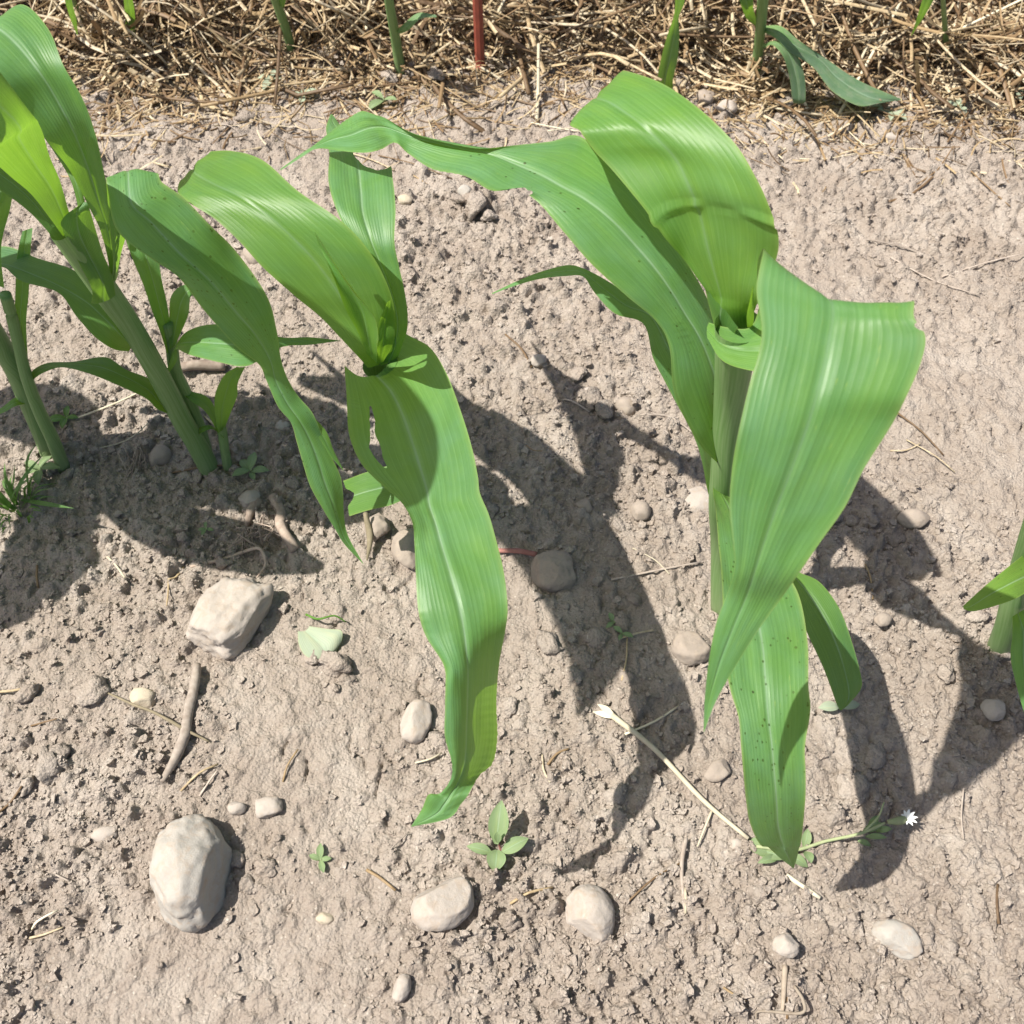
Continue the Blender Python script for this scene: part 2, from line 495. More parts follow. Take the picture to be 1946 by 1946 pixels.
# ------------------------------------------------------------------ ground
HX0, HX1, HY0, HY1, HR = -1.15, 1.15, -0.12, 2.15, 0.0016
HW, HH = int((HX1 - HX0) / HR) + 1, int((HY1 - HY0) / HR) + 1
def vnoise(w, h, cell, seed):
    g = np.random.default_rng(seed)
    gw, gh = int(w / cell) + 3, int(h / cell) + 3
    G = g.random((gh, gw)).astype(np.float32)
    xs, ys = np.arange(w) / cell, np.arange(h) / cell
    xi, yi = xs.astype(int), ys.astype(int)
    fx, fy = xs - xi, ys - yi
    fx = (fx * fx * (3 - 2 * fx)).astype(np.float32); fy = (fy * fy * (3 - 2 * fy)).astype(np.float32)
    A = G[yi][:, xi] * (1 - fx) + G[yi][:, xi + 1] * fx
    B = G[yi + 1][:, xi] * (1 - fx) + G[yi + 1][:, xi + 1] * fx
    return A * (1 - fy[:, None]) + B * fy[:, None] - .5
H = np.zeros((HH, HW), np.float32)
for cell, amp, sd in ((260, .016, 1), (110, .010, 2), (45, .0055, 3), (20, .0026, 4), (9, .0016, 5), (4, .0010, 6)):
    H += amp * vnoise(HW, HH, cell, sd)
smooth_mask = vnoise(HW, HH, 190, 21) + .5 * vnoise(HW, HH, 70, 22)      # < 0 : trodden, smoother soil
def hidx(x, y):
    return int((y - HY0) / HR), int((x - HX0) / HR)
def soft_at(px, py, rad, amt):
    p = at(px, py); j, i = hidx(p[0], p[1]); r = int(rad / HR)
    yy, xx = np.mgrid[max(0, j - 2 * r):min(HH, j + 2 * r), max(0, i - 2 * r):min(HW, i + 2 * r)]
    smooth_mask[yy, xx] += amt * np.exp(-((yy - j) ** 2 + (xx - i) ** 2) / (r * r))
for a in ((200, 1850, .12, -.45), (600, 1900, .10, -.2), (1700, 1620, .12, -.3), (330, 250, .12, -.45), (1560, 700, .2, -.1), (1500, 1420, .07, -.3),
          (500, 1000, .16, .7), (1150, 900, .15, .6), (1700, 1150, .12, .6), (300, 1500, .12, .35), (1000, 500, .2, .45), (900, 1400, .15, .25), (1500, 300, .2, .3)):
    soft_at(*a)
def worley(cell, seed, keep=.8):
    g = np.random.default_rng(seed)
    gw, gh = int(HW / cell) + 4, int(HH / cell) + 4
    jx, jy = g.random((gh, gw)), g.random((gh, gw))
    am = np.where(g.random((gh, gw)) < keep, g.random((gh, gw)) ** 1.3, 0).astype(np.float32)
    X, Y = np.meshgrid(np.arange(HW) / cell + 1, np.arange(HH) / cell + 1)
    X = X + .5 * vnoise(HW, HH, cell * .6, seed + 1); Y = Y + .5 * vnoise(HW, HH, cell * .6, seed + 2)
    xi, yi = X.astype(int), Y.astype(int)
    best = np.full((HH, HW), 9.0, np.float32); amp = np.zeros((HH, HW), np.float32)
    for dy in (-1, 0, 1):
        for dx in (-1, 0, 1):
            a, b = np.clip(xi + dx, 0, gw - 1), np.clip(yi + dy, 0, gh - 1)
            d = (a + jx[b, a] - X) ** 2 + (b + jy[b, a] - Y) ** 2
            m = d < best
            best = np.where(m, d, best); amp = np.where(m, am[b, a], amp)
    return amp * np.clip(1 - best * 1.25, 0, 1) ** .6
rel = np.clip(.72 + 1.1 * smooth_mask, .42, 1.4)
for cell, amp, sd in ((10, .0075, 51), (6, .0055, 61), (3.4, .0036, 71), (2.2, .0020, 81)):
    H += (amp * rel * worley(cell, sd)).astype(np.float32)
H += (.0105 * rel * worley(7, 91, .22)).astype(np.float32)
base_H = H.copy()
def stamp(x, y, r, hgt, ang, asp, power=.5, sign=1, bl=None):
    j, i = (y - HY0) / HR, (x - HX0) / HR
    n = int(r / HR * 1.35) + 2
    j0, i0 = int(j), int(i)
    if j0 - n < 0 or i0 - n < 0 or j0 + n >= HH or i0 + n >= HW: return
    yy, xx = np.mgrid[j0 - n:j0 + n + 1, i0 - n:i0 + n + 1].astype(np.float32)
    dx, dy = (xx - i) * HR / r, (yy - j) * HR / r
    ca, sa = math.cos(ang), math.sin(ang)
    u, v = (dx * ca + dy * sa), (-dx * sa + dy * ca) * asp
    th = np.arctan2(v, u)
    k1, k2, p1, p2 = bl
    d = (u * u + v * v) ** .5 * (1 + .16 * np.sin(3 * th + p1) + .10 * np.sin(5 * th + p2))
    prof = np.clip(1 - d * d, 0, 1) ** power * hgt * (1 + k1 * u + k2 * v)
    sub = H[j0 - n:j0 + n + 1, i0 - n:i0 + n + 1]
    if sign > 0:
        b = base_H[j0, i0]
        cand = np.where(prof > 0, b + prof - hgt * .25, -9)
        np.maximum(sub, cand, out=sub)
    else:
        sub -= prof
for q in range(26000):
    x, y = nrng.uniform(HX0, HX1), nrng.uniform(HY0, HY1)
    lim = .50 + .27 * max(y, 0)
    if abs(x) > lim: continue
    m = smooth_mask[hidx(x, y)]
    if nrng.random() > .5 + 1.1 * m: continue
    r = min(.013, .0024 * (nrng.random() + 1e-6) ** (-.42))
    if m < .0: r = min(r, .005)
    stamp(x, y, r, r * nrng.uniform(.45, 1.0), nrng.uniform(0, 6.3), nrng.uniform(1, 1.7), .5, 1,
          (nrng.uniform(-.3, .3), nrng.uniform(-.3, .3), nrng.uniform(0, 6), nrng.uniform(0, 6)))
for q in range(1500):                                     # pits and short cracks
    x, y = nrng.uniform(HX0, HX1), nrng.uniform(HY0, HY1)
    r = nrng.uniform(.003, .009)
    stamp(x, y, r, r * nrng.uniform(.3, .8), nrng.uniform(0, 6.3), nrng.uniform(1.2, 4), 1.0, -1, (0, 0, nrng.uniform(0, 6), nrng.uniform(0, 6)))
def cracks(px, py, n, size):
    for q in range(n):
        p = at(px + rng.uniform(-1, 1) * size, py + rng.uniform(-1, 1) * size)
        ang = rng.uniform(0, 6.3)
        for k in range(rng.randint(4, 12)):
            stamp(p[0], p[1], .0042, .0048, ang, 2.6, 1.0, -1, (0, 0, 0, 0))
            ang += rng.uniform(-.6, .6)
            p = p + np.array([math.cos(ang), math.sin(ang), 0]) * .0038
cracks(1640, 1480, 8, 130); cracks(1780, 1780, 10, 120); cracks(1300, 1400, 10, 300); cracks(1700, 800, 18, 250); cracks(700, 1300, 14, 200); cracks(1500, 1800, 14, 250); cracks(1000, 600, 12, 200); cracks(1750, 350, 14, 200)
def gz(x, y):
    j, i = hidx(x, y)
    if 0 <= j < HH and 0 <= i < HW: return float(H[j, i])
    return 0.0
def base_z(x, y):
    j, i = hidx(x, y)
    if 0 <= j < HH and 0 <= i < HW: return float(base_H[j, i])
    return 0.0

NX = 760
u_f = np.linspace(-1.0, 1.0, NX)
tail = 1.0 + np.cumsum(.004 * 1.32 ** np.arange(26))
u_all = np.concatenate([-tail[::-1], u_f, tail])
yf = [-0.05]
while yf[-1] < 1.95: yf.append(yf[-1] + +.0018 * (0.9 + .62 * max(0, yf[-1])))
yf = np.array(yf)
yt = yf[-1] + np.cumsum(.004 * 1.34 ** np.arange(31))
yb = (yf[0] - np.cumsum(.004 * 1.34 ** np.arange(29)))[::-1]
y_all = np.concatenate([yb, yf, yt])
hw = .50 + .27 * np.clip(y_all, 0, 2.2)
GX = u_all[None, :] * hw[:, None]
GY = np.repeat(y_all[:, None], len(u_all), 1)
fi = np.clip((GX - HX0) / HR, 0, HW - 1.001); fj = np.clip((GY - HY0) / HR, 0, HH - 1.001)
i0 = fi.astype(int); j0 = fj.astype(int); a_ = fi - i0; b_ = fj - j0
GZ = H[j0, i0] * (1 - a_) * (1 - b_) + H[j0, i0 + 1] * a_ * (1 - b_) + H[j0 + 1, i0] * (1 - a_) * b_ + H[j0 + 1, i0 + 1] * a_ * b_
edge = np.minimum.reduce([GX - HX0, HX1 - GX, GY - HY0, HY1 - GY])
GZ = np.where(edge < .05, GZ * np.clip(edge / .05, 0, 1), GZ)
nr, nc = GX.shape
gv = np.stack([GX, GY, GZ], -1).reshape(-1, 3).astype(np.float32)
idx = np.arange(nr * nc).reshape(nr, nc)
gf = np.stack([idx[:-1, :-1], idx[:-1, 1:], idx[1:, 1:], idx[1:, :-1]], -1).reshape(-1, 4).astype(np.int32)
gm = bpy.data.meshes.new("ground")
gm.vertices.add(len(gv)); gm.vertices.foreach_set("co", gv.ravel())
gm.loops.add(gf.size); gm.loops.foreach_set("vertex_index", gf.ravel())
gm.polygons.add(len(gf)); gm.polygons.foreach_set("loop_start", np.arange(0, gf.size, 4, dtype=np.int32))
gm.polygons.foreach_set("use_smooth", np.ones(len(gf), bool))
gm.update(calc_edges=True)
gm.materials.append(M_SOIL)
tag(add("ground", gm), kind="structure")

# ------------------------------------------------------------------ stones and clods
def lump_geo(sub, seed, rough=.12, facets=0, fine=.03):
    bm = bmesh.new()
    bmesh.ops.create_icosphere(bm, subdivisions=sub, radius=1.0)
    rs = random.Random(seed)
    planes = []
    for k in range(facets):
        d = Vector((rs.gauss(0, 1), rs.gauss(0, 1), rs.gauss(0, .8))).normalized()
        planes.append((d, rs.uniform(.62, .86)))
    off = Vector((seed * 3.7 % 50, seed * 1.9 % 50, seed * 7.1 % 50))
    for v in bm.verts:
        p = v.co.normalized()
        for d, h in planes:
            k = p.dot(d)
            if k > h: p = p - d * (k - h) * .92
        r = 1 + rough * mnoise.noise(p * 1.3 + off) + rough * .5 * mnoise.noise(p * 3.1 + off) + fine * mnoise.noise(p * 8 + off) + fine * .6 * mnoise.noise(p * 19 + off)
        v.co = p * r
    return bm
def lump_mesh(name, sub, seed, mat, scale, rough=.12, facets=0, fine=.03):
    bm = lump_geo(sub, seed, rough, facets, fine)
    for v in bm.verts: v.co = Vector((v.co.x * scale[0], v.co.y * scale[1], v.co.z * scale[2]))
    me = bpy.data.meshes.new(name); bm.to_mesh(me); bm.free()
    me.polygons.foreach_set("use_smooth", [True] * len(me.polygons))
    me.materials.append(mat)
    return me
def stone(px, py, w, h, rot, mat, label, seed, facets=3, rough=.10, thick=.62, sink=.34, sub=4, fine=.025, group=None):
    sink += .05; fine *= 1.5; rough *= 1.35; facets += 2
    k = ppm(px, py)
    a, b = w / k / 2, h / k / 2
    t = min(a, b) * thick * 1.25
    p = at(px, py, t * (1 - 2 * sink) * .5)
    me = lump_mesh("stone", sub, seed, mat, (a, b, t), rough, facets, fine)
    z = base_z(p[0], p[1]) + t * (1 - 2 * sink)
    o = add("stone", me, loc=(p[0], p[1], z))
    o.rotation_euler = (0, 0, R(rot))
    return tag(o, label, "stone", group)
stone(443, 1180, 128, 205, -28, MS_TAN, "large angular tan rock with a broken corner beside the pale fallen leaf", 3, 7, .10, .62, .30, 5, .03)
stone(366, 1662, 158, 205, 8, MS_PALE, "largest pale grey smooth stone with crumbling chipped top", 5, 1, .09, .80, .26, 5, .02)
stone(844, 1724, 122, 96, 32, MS_TAN, "smooth egg-shaped tan stone just below the four-leaved seedling", 8, 1, .05, .7, .26, 5, .012)
stone(1120, 1740, 92, 110, 14, MS_TAN, "rounded tan stone with a ridge beside the thin tail of leaf shadow", 11, 1, .05, .75, .28, 5, .012)
stone(792, 1374, 58, 88, -14, MS_TAN, "upright oval tan stone beside the drooping leaf of the middle maize plant", 14, 3, .07, .7, .30, 4)
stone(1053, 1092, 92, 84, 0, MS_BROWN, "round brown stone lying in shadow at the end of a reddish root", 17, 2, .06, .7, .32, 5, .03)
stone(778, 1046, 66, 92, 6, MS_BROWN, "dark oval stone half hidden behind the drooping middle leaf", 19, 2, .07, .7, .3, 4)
stone(278, 1333, 54, 60, 20, MS_YELLOW, "cream yellow rounded stone with a thin twig across its foot", 23, 3, .08, .65, .28, 4)
stone(1702, 1788, 92, 66, -24, MS_PALE, "flat pale grey stone among cracked soil flakes", 26, 4, .08, .6, .3, 4)
stone(766, 1882, 34, 52, -22, MS_TAN, "small narrow oval stone standing alone below the egg-shaped stone", 29, 1, .06, .8, .25, 4)
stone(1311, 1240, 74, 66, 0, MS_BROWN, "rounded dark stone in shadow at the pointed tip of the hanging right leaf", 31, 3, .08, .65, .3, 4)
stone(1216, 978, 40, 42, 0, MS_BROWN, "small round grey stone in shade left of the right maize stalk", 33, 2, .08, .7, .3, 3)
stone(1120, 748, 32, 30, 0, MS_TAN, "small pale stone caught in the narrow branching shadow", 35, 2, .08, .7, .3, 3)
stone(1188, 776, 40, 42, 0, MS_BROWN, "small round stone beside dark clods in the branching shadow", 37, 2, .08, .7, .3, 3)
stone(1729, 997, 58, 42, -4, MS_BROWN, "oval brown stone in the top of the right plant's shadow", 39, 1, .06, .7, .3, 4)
stone(476, 956, 46, 40, 20, MS_TAN, "angular grey stone in shade beside the knobbly root piece", 41, 5, .1, .6, .25, 4)
stone(514, 1540, 66, 44, 4, MS_TAN, "flat blocky stone with a darker right side above the largest pale stone", 43, 6, .08, .6, .28, 4)
stone(455, 1541, 36, 30, 0, MS_TAN, "small pinkish stone touching the flat blocky stone", 45, 3, .08, .65, .28, 3)
stone(203, 1588, 54, 32, 0, MS_TAN, "low pale pebble left of the largest pale grey stone", 47, 3, .08, .55, .3, 3)
stone(1484, 1806, 52, 46, 20, MS_TAN, "conical tan stone above a short straw stub", 49, 5, .1, .7, .28, 4)
stone(1024, 690, 34, 30, 0, MS_TAN, "small tan stone just above the tip of the branching shadow", 51, 3, .1, .7, .3, 3)
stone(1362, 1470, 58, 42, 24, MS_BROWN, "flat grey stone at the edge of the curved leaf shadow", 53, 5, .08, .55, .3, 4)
stone(770, 390, 34, 24, 0, MS_YELLOW, "small cream stone right of the upright back leaf", 55, 3, .08, .6, .3, 3)
stone(884, 375, 28, 26, 0, MS_PALE, "small pale stone below the chewed edge of the long leaf", 57, 3, .08, .7, .25, 3)
stone(1879, 1358, 48, 44, 0, MS_TAN, "rounded tan stone near the foot of the cut-off right maize plant", 59, 3, .08, .7, .28, 4)
stone(1668, 1192, 36, 28, 20, MS_BROWN, "small brown stone between two sun flecks in the right shadow", 61, 2, .08, .65, .3, 3)
stone(1330, 950, 100, 60, 10, MS_TAN, "broad low tan rock against the right maize stalk", 63, 5, .12, .45, .36, 4)
stone(534, 806, 32, 26, 10, MS_PALE, "small white stone chip left of the twisted hanging leaf", 65, 5, .1, .5, .25, 3)
stone(620, 1748, 34, 24, 0, MS_YELLOW, "small yellowish pebble between the two biggest lower stones", 67, 3, .08, .6, .3, 3)
stone(1380, 208, 42, 34, 0, MS_TAN, "pale stone at the straw edge beside white dry roots", 69, 3, .1, .7, .28, 3)
stone(1340, 190, 34, 40, 0, MS_BROWN, "grey stone against the straw edge", 71, 3, .1, .7, .28, 3)
stone(1692, 265, 34, 22, 0, MS_TAN, "flat oval stone below the dusty broad-leaved weed", 73, 2, .08, .6, .3, 3)
stone(720, 1008, 52, 56, 0, MS_BROWN, "crumbly brown stone below the chewed leaf stub", 75, 3, .16, .75, .28, 4, .06)
stone(305, 866, 44, 48, 0, MS_BROWN, "round brown stone in shade left of the left maize stalk", 77, 2, .1, .7, .3, 3)
stone(486, 492, 40, 56, 30, MS_BROWN, "reddish brown stone peeping out beneath the specked left leaf", 79, 3, .1, .7, .3, 3)
stone(1110, 972, 34, 32, 0, MS_BROWN, "small round dark pebble in the middle plant's shadow", 81, 2, .1, .7, .3, 3)
stone(1395, 1610, 30, 22, 0, MS_TAN, "tiny pebble where the long dry stalk passes under the drooping tip", 83, 2, .1, .7, .3, 3)

clod_meshes = [lump_mesh("soil_clod", 3, 300 + k, M_CLOD, (1, rng.uniform(.65, .95), rng.uniform(.45, .7)), .42, 6, .20) for k in range(12)]
CL = []
def clod(px, py, dia, label="crumbly grey-brown soil clod lying loose on the field", group="loose soil clods"):
    p = at(px, py); r = dia / ppm(px, py) / 2
    o = add("soil_clod", rng.choice(clod_meshes), loc=(p[0], p[1], base_z(p[0], p[1]) + r * .10))
    o.scale = (r, r, r); o.rotation_euler = (rng.uniform(-.3, .3), rng.uniform(-.3, .3), rng.uniform(0, 6.3))
    tag(o, label, "soil clod", group); CL.append((px, py))
def clod_words(px, py, large):
    k = "large crumbly soil clod" if large else "small soil clod"
    if py < 260: w = "at the front edge of the straw mulch"
    elif py > 1250: w = "on the sunlit soil among the scattered stones" if px < 1250 else "on soil below the right plant's drooping leaf"
    elif px < 740: w = "in the shade round the foot of the left plant"
    elif px > 1480: w = "in the right plant's shadow" if py > 850 else "on the bare sunlit soil right of the arching leaf"
    elif py > 780: w = "in the shadow between the middle and right plants"
    else: w = "on the sunlit soil behind the middle plant"
    return k + " " + w, k + "s " + w
for (px, py, d) in ((1115, 760, 60), (1150, 785, 44), (1100, 715, 36), (470, 235, 40), (435, 255, 32), (905, 410, 62), (870, 400, 30), (880, 440, 44), (930, 425, 36), (640, 1270, 60), (600, 1250, 44), (660, 1300, 40),
                    (1130, 1215, 62), (1040, 1225, 58), (1180, 1190, 44), (970, 1350, 40), (985, 1380, 34), (975, 1760, 44), (1010, 1800, 36), (450, 1640, 40), (470, 1680, 44), (510, 1655, 40), (100, 1465, 70), (60, 1500, 40),
                    (120, 1440, 44), (180, 1320, 70), (60, 1325, 50), (1700, 1030, 44), (1780, 1060, 50), (1840, 1180, 50), (1575, 990, 44), (1620, 1000, 36), (1790, 1290, 36), (1660, 1440, 60), (1620, 1500, 70), (1760, 1790, 44), (1800, 1800, 40),
                    (780, 150, 46), (830, 165, 50), (740, 165, 40), (690, 125, 44), (870, 155, 36), (520, 100, 50), (1240, 985, 26), (540, 930, 34), (420, 905, 30), (350, 1010, 26), (130, 905, 30), (1490, 200, 30), (1290, 960, 40)):
    clod(px, py, d, *clod_words(px, py, True))
for fx, fy, n_ in ((1378, 1158, 9), (402, 893, 8), (431, 893, 4), (1905, 1234, 8), (94, 866, 6), (121, 892, 5), (558, 112, 4), (764, 150, 5), (1438, 146, 4)):
    for k in range(n_):
        an = rng.uniform(0, 6.28)
        clod(fx + math.cos(an) * rng.uniform(16, 34), fy + 6 + math.sin(an) * rng.uniform(8, 20), rng.uniform(14, 30), "small soil clod heaped against the foot of a maize stalk", "clods at the stalk feet")
zones = [((80, 900), (700, 1080), 45), ((850, 800), (1330, 1250), 42), ((1520, 900), (1880, 1400), 36), ((0, 1250), (1946, 1946), 40), ((650, 330), (1300, 900), 25), ((1500, 250), (1946, 800), 15)]
for (x0, y0), (x1, y1), n in zones:
    for k in range(n):
        px, py = rng.uniform(x0, x1), rng.uniform(y0, y1)
        clod(px, py, min(34, 10 * (rng.random() + .02) ** -.4), *clod_words(px, py, False))
# loose crumbs: far too many to count
def crumbs(n, name):
    bm = bmesh.new(); bmesh.ops.create_icosphere(bm, subdivisions=1, radius=1)
    bmesh.ops.delete(bm, geom=[], context='VERTS')
    bm.free(); bm = bmesh.new(); bmesh.ops.create_cube(bm, size=1.5); bmesh.ops.bevel(bm, geom=bm.verts[:], offset=.42, segments=1, affect='VERTICES'); bmesh.ops.triangulate(bm, faces=bm.faces[:])
    bm.verts.index_update()
    bv = np.array([v.co[:] for v in bm.verts]); bf = np.array([[v.index for v in f.verts] for f in bm.faces]); bm.free()
    VV, FF = [], []
    k = 0
    while k < n:
        px, py = nrng.uniform(-30, 1976), nrng.uniform(150, 1976)
        p = at(px, py)
        m = smooth_mask[hidx(p[0], p[1])]
        if nrng.random() > .42 + 1.1 * m: continue
        r = min(.0052, .0011 * (nrng.random() + .001) ** -.36)
        a = nrng.uniform(0, 6.3)
        v = bv * (1 + .28 * nrng.standard_normal((len(bv), 1)).clip(-1.5, 1.5)) * np.array([1, nrng.uniform(.6, 1), nrng.uniform(.5, .9)]) * r
        ca, sa = math.cos(a), math.sin(a)
        v = np.stack([v[:, 0] * ca - v[:, 1] * sa, v[:, 0] * sa + v[:, 1] * ca, v[:, 2]], 1)
        VV.append(v + np.array([p[0], p[1], gz(p[0], p[1]) + r * .15])); FF.append(bf + k * len(bv)); k += 1
    me = make_mesh(name, np.concatenate(VV), np.concatenate(FF).tolist(), M_CLOD, smooth=False)
    tag(add(name, me), "fine loose soil crumbs strewn over the whole field", "soil", kind="stuff")
crumbs(30000, "soil_crumbs")

# ------------------------------------------------------------------ maize plants
def gpt(px, py, dz=0.0):
    p = at(px, py); return np.array([p[0], p[1], base_z(p[0], p[1]) + dz])
def plant(px, py, label):
    b = gpt(px, py)
    return tag(empty("maize_plant", b), label, "maize plant")

# right plant
P4 = plant(1378, 1150, "tall broad-leaved maize plant beside the long dry stalk, its leaves arching wide")
s4 = [gpt(1378, 1158, -.02), at(1374, 1040, .10), at(1372, 960, .19), at(1378, 880, .26), at(1388, 760, .345), at(1398, 660, .42), at(1404, 618, .445)]
stalk4 = tube("stalk", P4, s4, [.0135, .0125, .0125, .0125, .0135, .0155, .0175], M_STALK, sides=20, cap='bottom')
leaf_px("leaf", P4, [  # 4B long leaf reaching over to the left
    (1369, 884, 1379, 868, 1392, 868, .262), (1351, 868, 1376, 835, 1392, 815, .285, .004, .004), (1326, 832, 1371, 780, 1390, 750, .31, .01, .004), (1283, 750, 1359, 715, 1382, 690, .345, .012, .004),
    (1270, 659, 1335, 650, 1362, 620, .375, .006, .0), (1246, 610, 1300, 590, 1340, 560, .40), (1191, 561, 1255, 524, 1312, 510, .425), (1124, 501, 1207, 465, 1268, 440, .445),
    (1070, 439, 1160, 414, 1222, 372, .46), (1025, 385, 1115, 378, 1170, 315, .468), (985, 360, 1065, 350, 1101, 256, .472), (931, 366, 1010, 322, 1043, 268, .474), (880, 334, 935, 293, 935, 281, .474, 0, .004),
    (819, 319, 862, 279, 880, 277, .473, -.004, .006), (776, 292, 790, 262, 790, 256, .472, -.004, .006), (752, 273, 738, 243, 728, 224, .470), (726, 284, 700, 243, 694, 212, .452, -.004, 0), (690, 289, 664, 255, 662, 225, .437), (645, 286, 632, 264, 634, 242, .425),
    (603, 283, 601, 278, 601, 272, .412), (575, 298, 573, 295, 571, 293, .405), (533, 324, 533, 323, 532, 322, .39)],
    M_LEAF_FEW, nu=30, ns=14, wave=.0012, wfreq=55, seed=4, crinkle=.0006,
    bites=[[(1005, 330), (1012, 372), (998, 356), (972, 358), (930, 372), (906, 360), (884, 338), (850, 345), (850, 420), (1010, 420)]])
leaf_px("leaf", P4, [  # 4C narrow specked leaf behind it
    (1360, 968, 1372, 950, 1384, 930, .185), (1345, 930, 1362, 900, 1376, 870, .21), (1318, 830, 1340, 800, 1362, 770, .25), (1270, 735, 1300, 715, 1330, 695, .29), (1240, 680, 1268, 655, 1295, 630, .31),
    (1222, 616, 1236, 600, 1255, 585, .33), (1170, 596, 1190, 580, 1205, 566, .345), (1130, 556, 1145, 546, 1158, 536, .355), (1108, 526, 1108, 518, 1108, 510, .358), (1075, 525, 1075, 514, 1075, 504, .35), (1030, 529, 1030, 521, 1030, 515, .335),
    (985, 541, 985, 538, 985, 533, .32), (935, 559, 935, 558, 935, 557, .30)], M_LEAF_MID, nu=8, wave=.001, seed=5)
leaf_px("leaf", P4, [  # 4D great arching leaf of the whorl
    (1396, 640, 1404, 640, 1424, 640, .42), (1373, 590, 1378, 600, 1430, 600, .44, -.004, .004), (1341, 547, 1362, 540, 1448, 560, .465, -.008, .012), (1300, 495, 1345, 475, 1472, 500, .49, -.012, .016), (1261, 452, 1330, 412, 1478, 453, .512, -.012, .018), (1212, 383, 1311, 362, 1462, 395, .53, -.012, .018),
    (1158, 315, 1286, 308, 1438, 340, .542, -.012, .016), (1125, 279, 1256, 272, 1398, 274, .55, -.012, .014), (1104, 253, 1215, 232, 1330, 209, .555, -.010, .01), (1090, 243, 1165, 195, 1258, 158, .552, -.008, .006), (1085, 240, 1130, 182, 1190, 138, .540, -.004, 0), (1100, 245, 1150, 195, 1195, 150, .50), (1120, 270, 1165, 215, 1205, 180, .45), (1165, 300, 1180, 260, 1215, 225, .40), (1190, 320, 1195, 315, 1200, 310, .34)],
    M_YOUNG, nu=16, wave=.001, seed=6)
leaf_px("leaf", P4, [  # 4E rolled spear in the whorl
    (1420, 622, 1424, 622, 1430, 622, .44), (1419, 600, 1426, 600, 1433, 600, .47), (1424, 575, 1428, 570, 1432, 572, .50), (1430, 545, 1431, 545, 1432, 545, .53)], M_YOUNG, nu=4, seed=7)
leaf_px("leaf", P4, [  # 4H sheath lip around the whorl
    (1404, 700, 1388, 690, 1376, 680, .40), (1396, 640, 1372, 615, 1350, 590, .435), (1404, 622, 1373, 583, 1340, 547, .455)], M_LEAF, nu=6, seed=71)
leaf_px("leaf", P4, [  # 4A leaf bending over towards the viewer
    (1347, 613, 1343, 626, 1344, 642, .432), (1383, 622, 1374, 655, 1375, 688, .438), (1425, 620, 1424, 665, 1436, 708, .445), (1440, 580, 1485, 655, 1530, 715, .462), (1438, 530, 1530, 615, 1630, 680, .512), (1442, 492, 1560, 578, 1705, 620, .56, 0, .006), (1452, 471, 1577, 562, 1734, 576, .588, .004, .006),
    (1438, 545, 1584, 592, 1737, 606, .590, 0, .006), (1448, 622, 1578, 636, 1758, 640, .586, 0, .006), (1441, 675, 1568, 688, 1750, 690, .58, 0, .005), (1425, 728, 1554, 745, 1724, 752, .572, 0, .004), (1404, 818, 1536, 806, 1697, 806, .561), (1391, 890, 1506, 890, 1645, 890, .545),
    (1386, 962, 1477, 965, 1606, 963, .528), (1394, 1035, 1452, 1035, 1557, 1030, .512), (1396, 1085, 1434, 1090, 1516, 1089, .498), (1381, 1132, 1417, 1140, 1482, 1140, .478), (1361, 1187, 1395, 1192, 1447, 1190, .465), (1346, 1262, 1368, 1263, 1402, 1260, .448), (1339, 1330, 1348, 1330, 1361, 1332, .432), (1337, 1391, 1337.5, 1391, 1338, 1391, .42)],
    M_LEAF_SOFT, nu=16, wave=.0008, wfreq=40, seed=8, bites=[[(1736, 560), (1800, 560), (1800, 634), (1760, 634), (1736, 622)]])
leaf_px("leaf", P4, [  # 4G specked leaf drooping to the soil
    (1356, 916, 1366, 930, 1385, 945, .225), (1358, 965, 1395, 985, 1440, 1000, .26), (1367, 1040, 1418, 1055, 1478, 1060, .29), (1373, 1143, 1436, 1150, 1521, 1143, .318), (1376, 1220, 1449, 1222, 1535, 1218, .328), (1384, 1298, 1456, 1300, 1535, 1300, .33), (1404, 1362, 1461, 1360, 1540, 1352, .325),
    (1408, 1415, 1467, 1412, 1530, 1418, .314), (1412, 1470, 1472, 1468, 1530, 1468, .298), (1418, 1525, 1476, 1525, 1529, 1522, .272), (1426, 1568, 1479, 1570, 1527, 1572, .24), (1442, 1598, 1487, 1603, 1522, 1602, .205), (1473, 1622, 1498, 1627, 1516, 1624, .17), (1507, 1650, 1508, 1650, 1509, 1649, .13)],
    M_LEAF_SPOT, nu=14, wave=.0016, wfreq=70, seed=9, crinkle=.0004)
leaf_px("leaf", P4, [  # 4I short low leaf on the right
    (1505, 1110, 1512, 1098, 1520, 1088, .14), (1515, 1150, 1535, 1125, 1560, 1108, .15), (1535, 1205, 1568, 1175, 1598, 1160, .15), (1562, 1262, 1594, 1235, 1622, 1225, .14), (1580, 1310, 1610, 1290, 1637, 1285, .125), (1590, 1338, 1614, 1325, 1636, 1310, .115), (1597, 1350, 1603, 1347, 1612, 1340, .11)],
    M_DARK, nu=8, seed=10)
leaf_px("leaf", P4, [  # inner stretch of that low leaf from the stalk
    (1376, 1040, 1380, 1030, 1384, 1020, .09), (1440, 1075, 1446, 1055, 1452, 1040, .125), (1505, 1110, 1512, 1098, 1520, 1088, .14)], M_DARK, nu=6, seed=12)

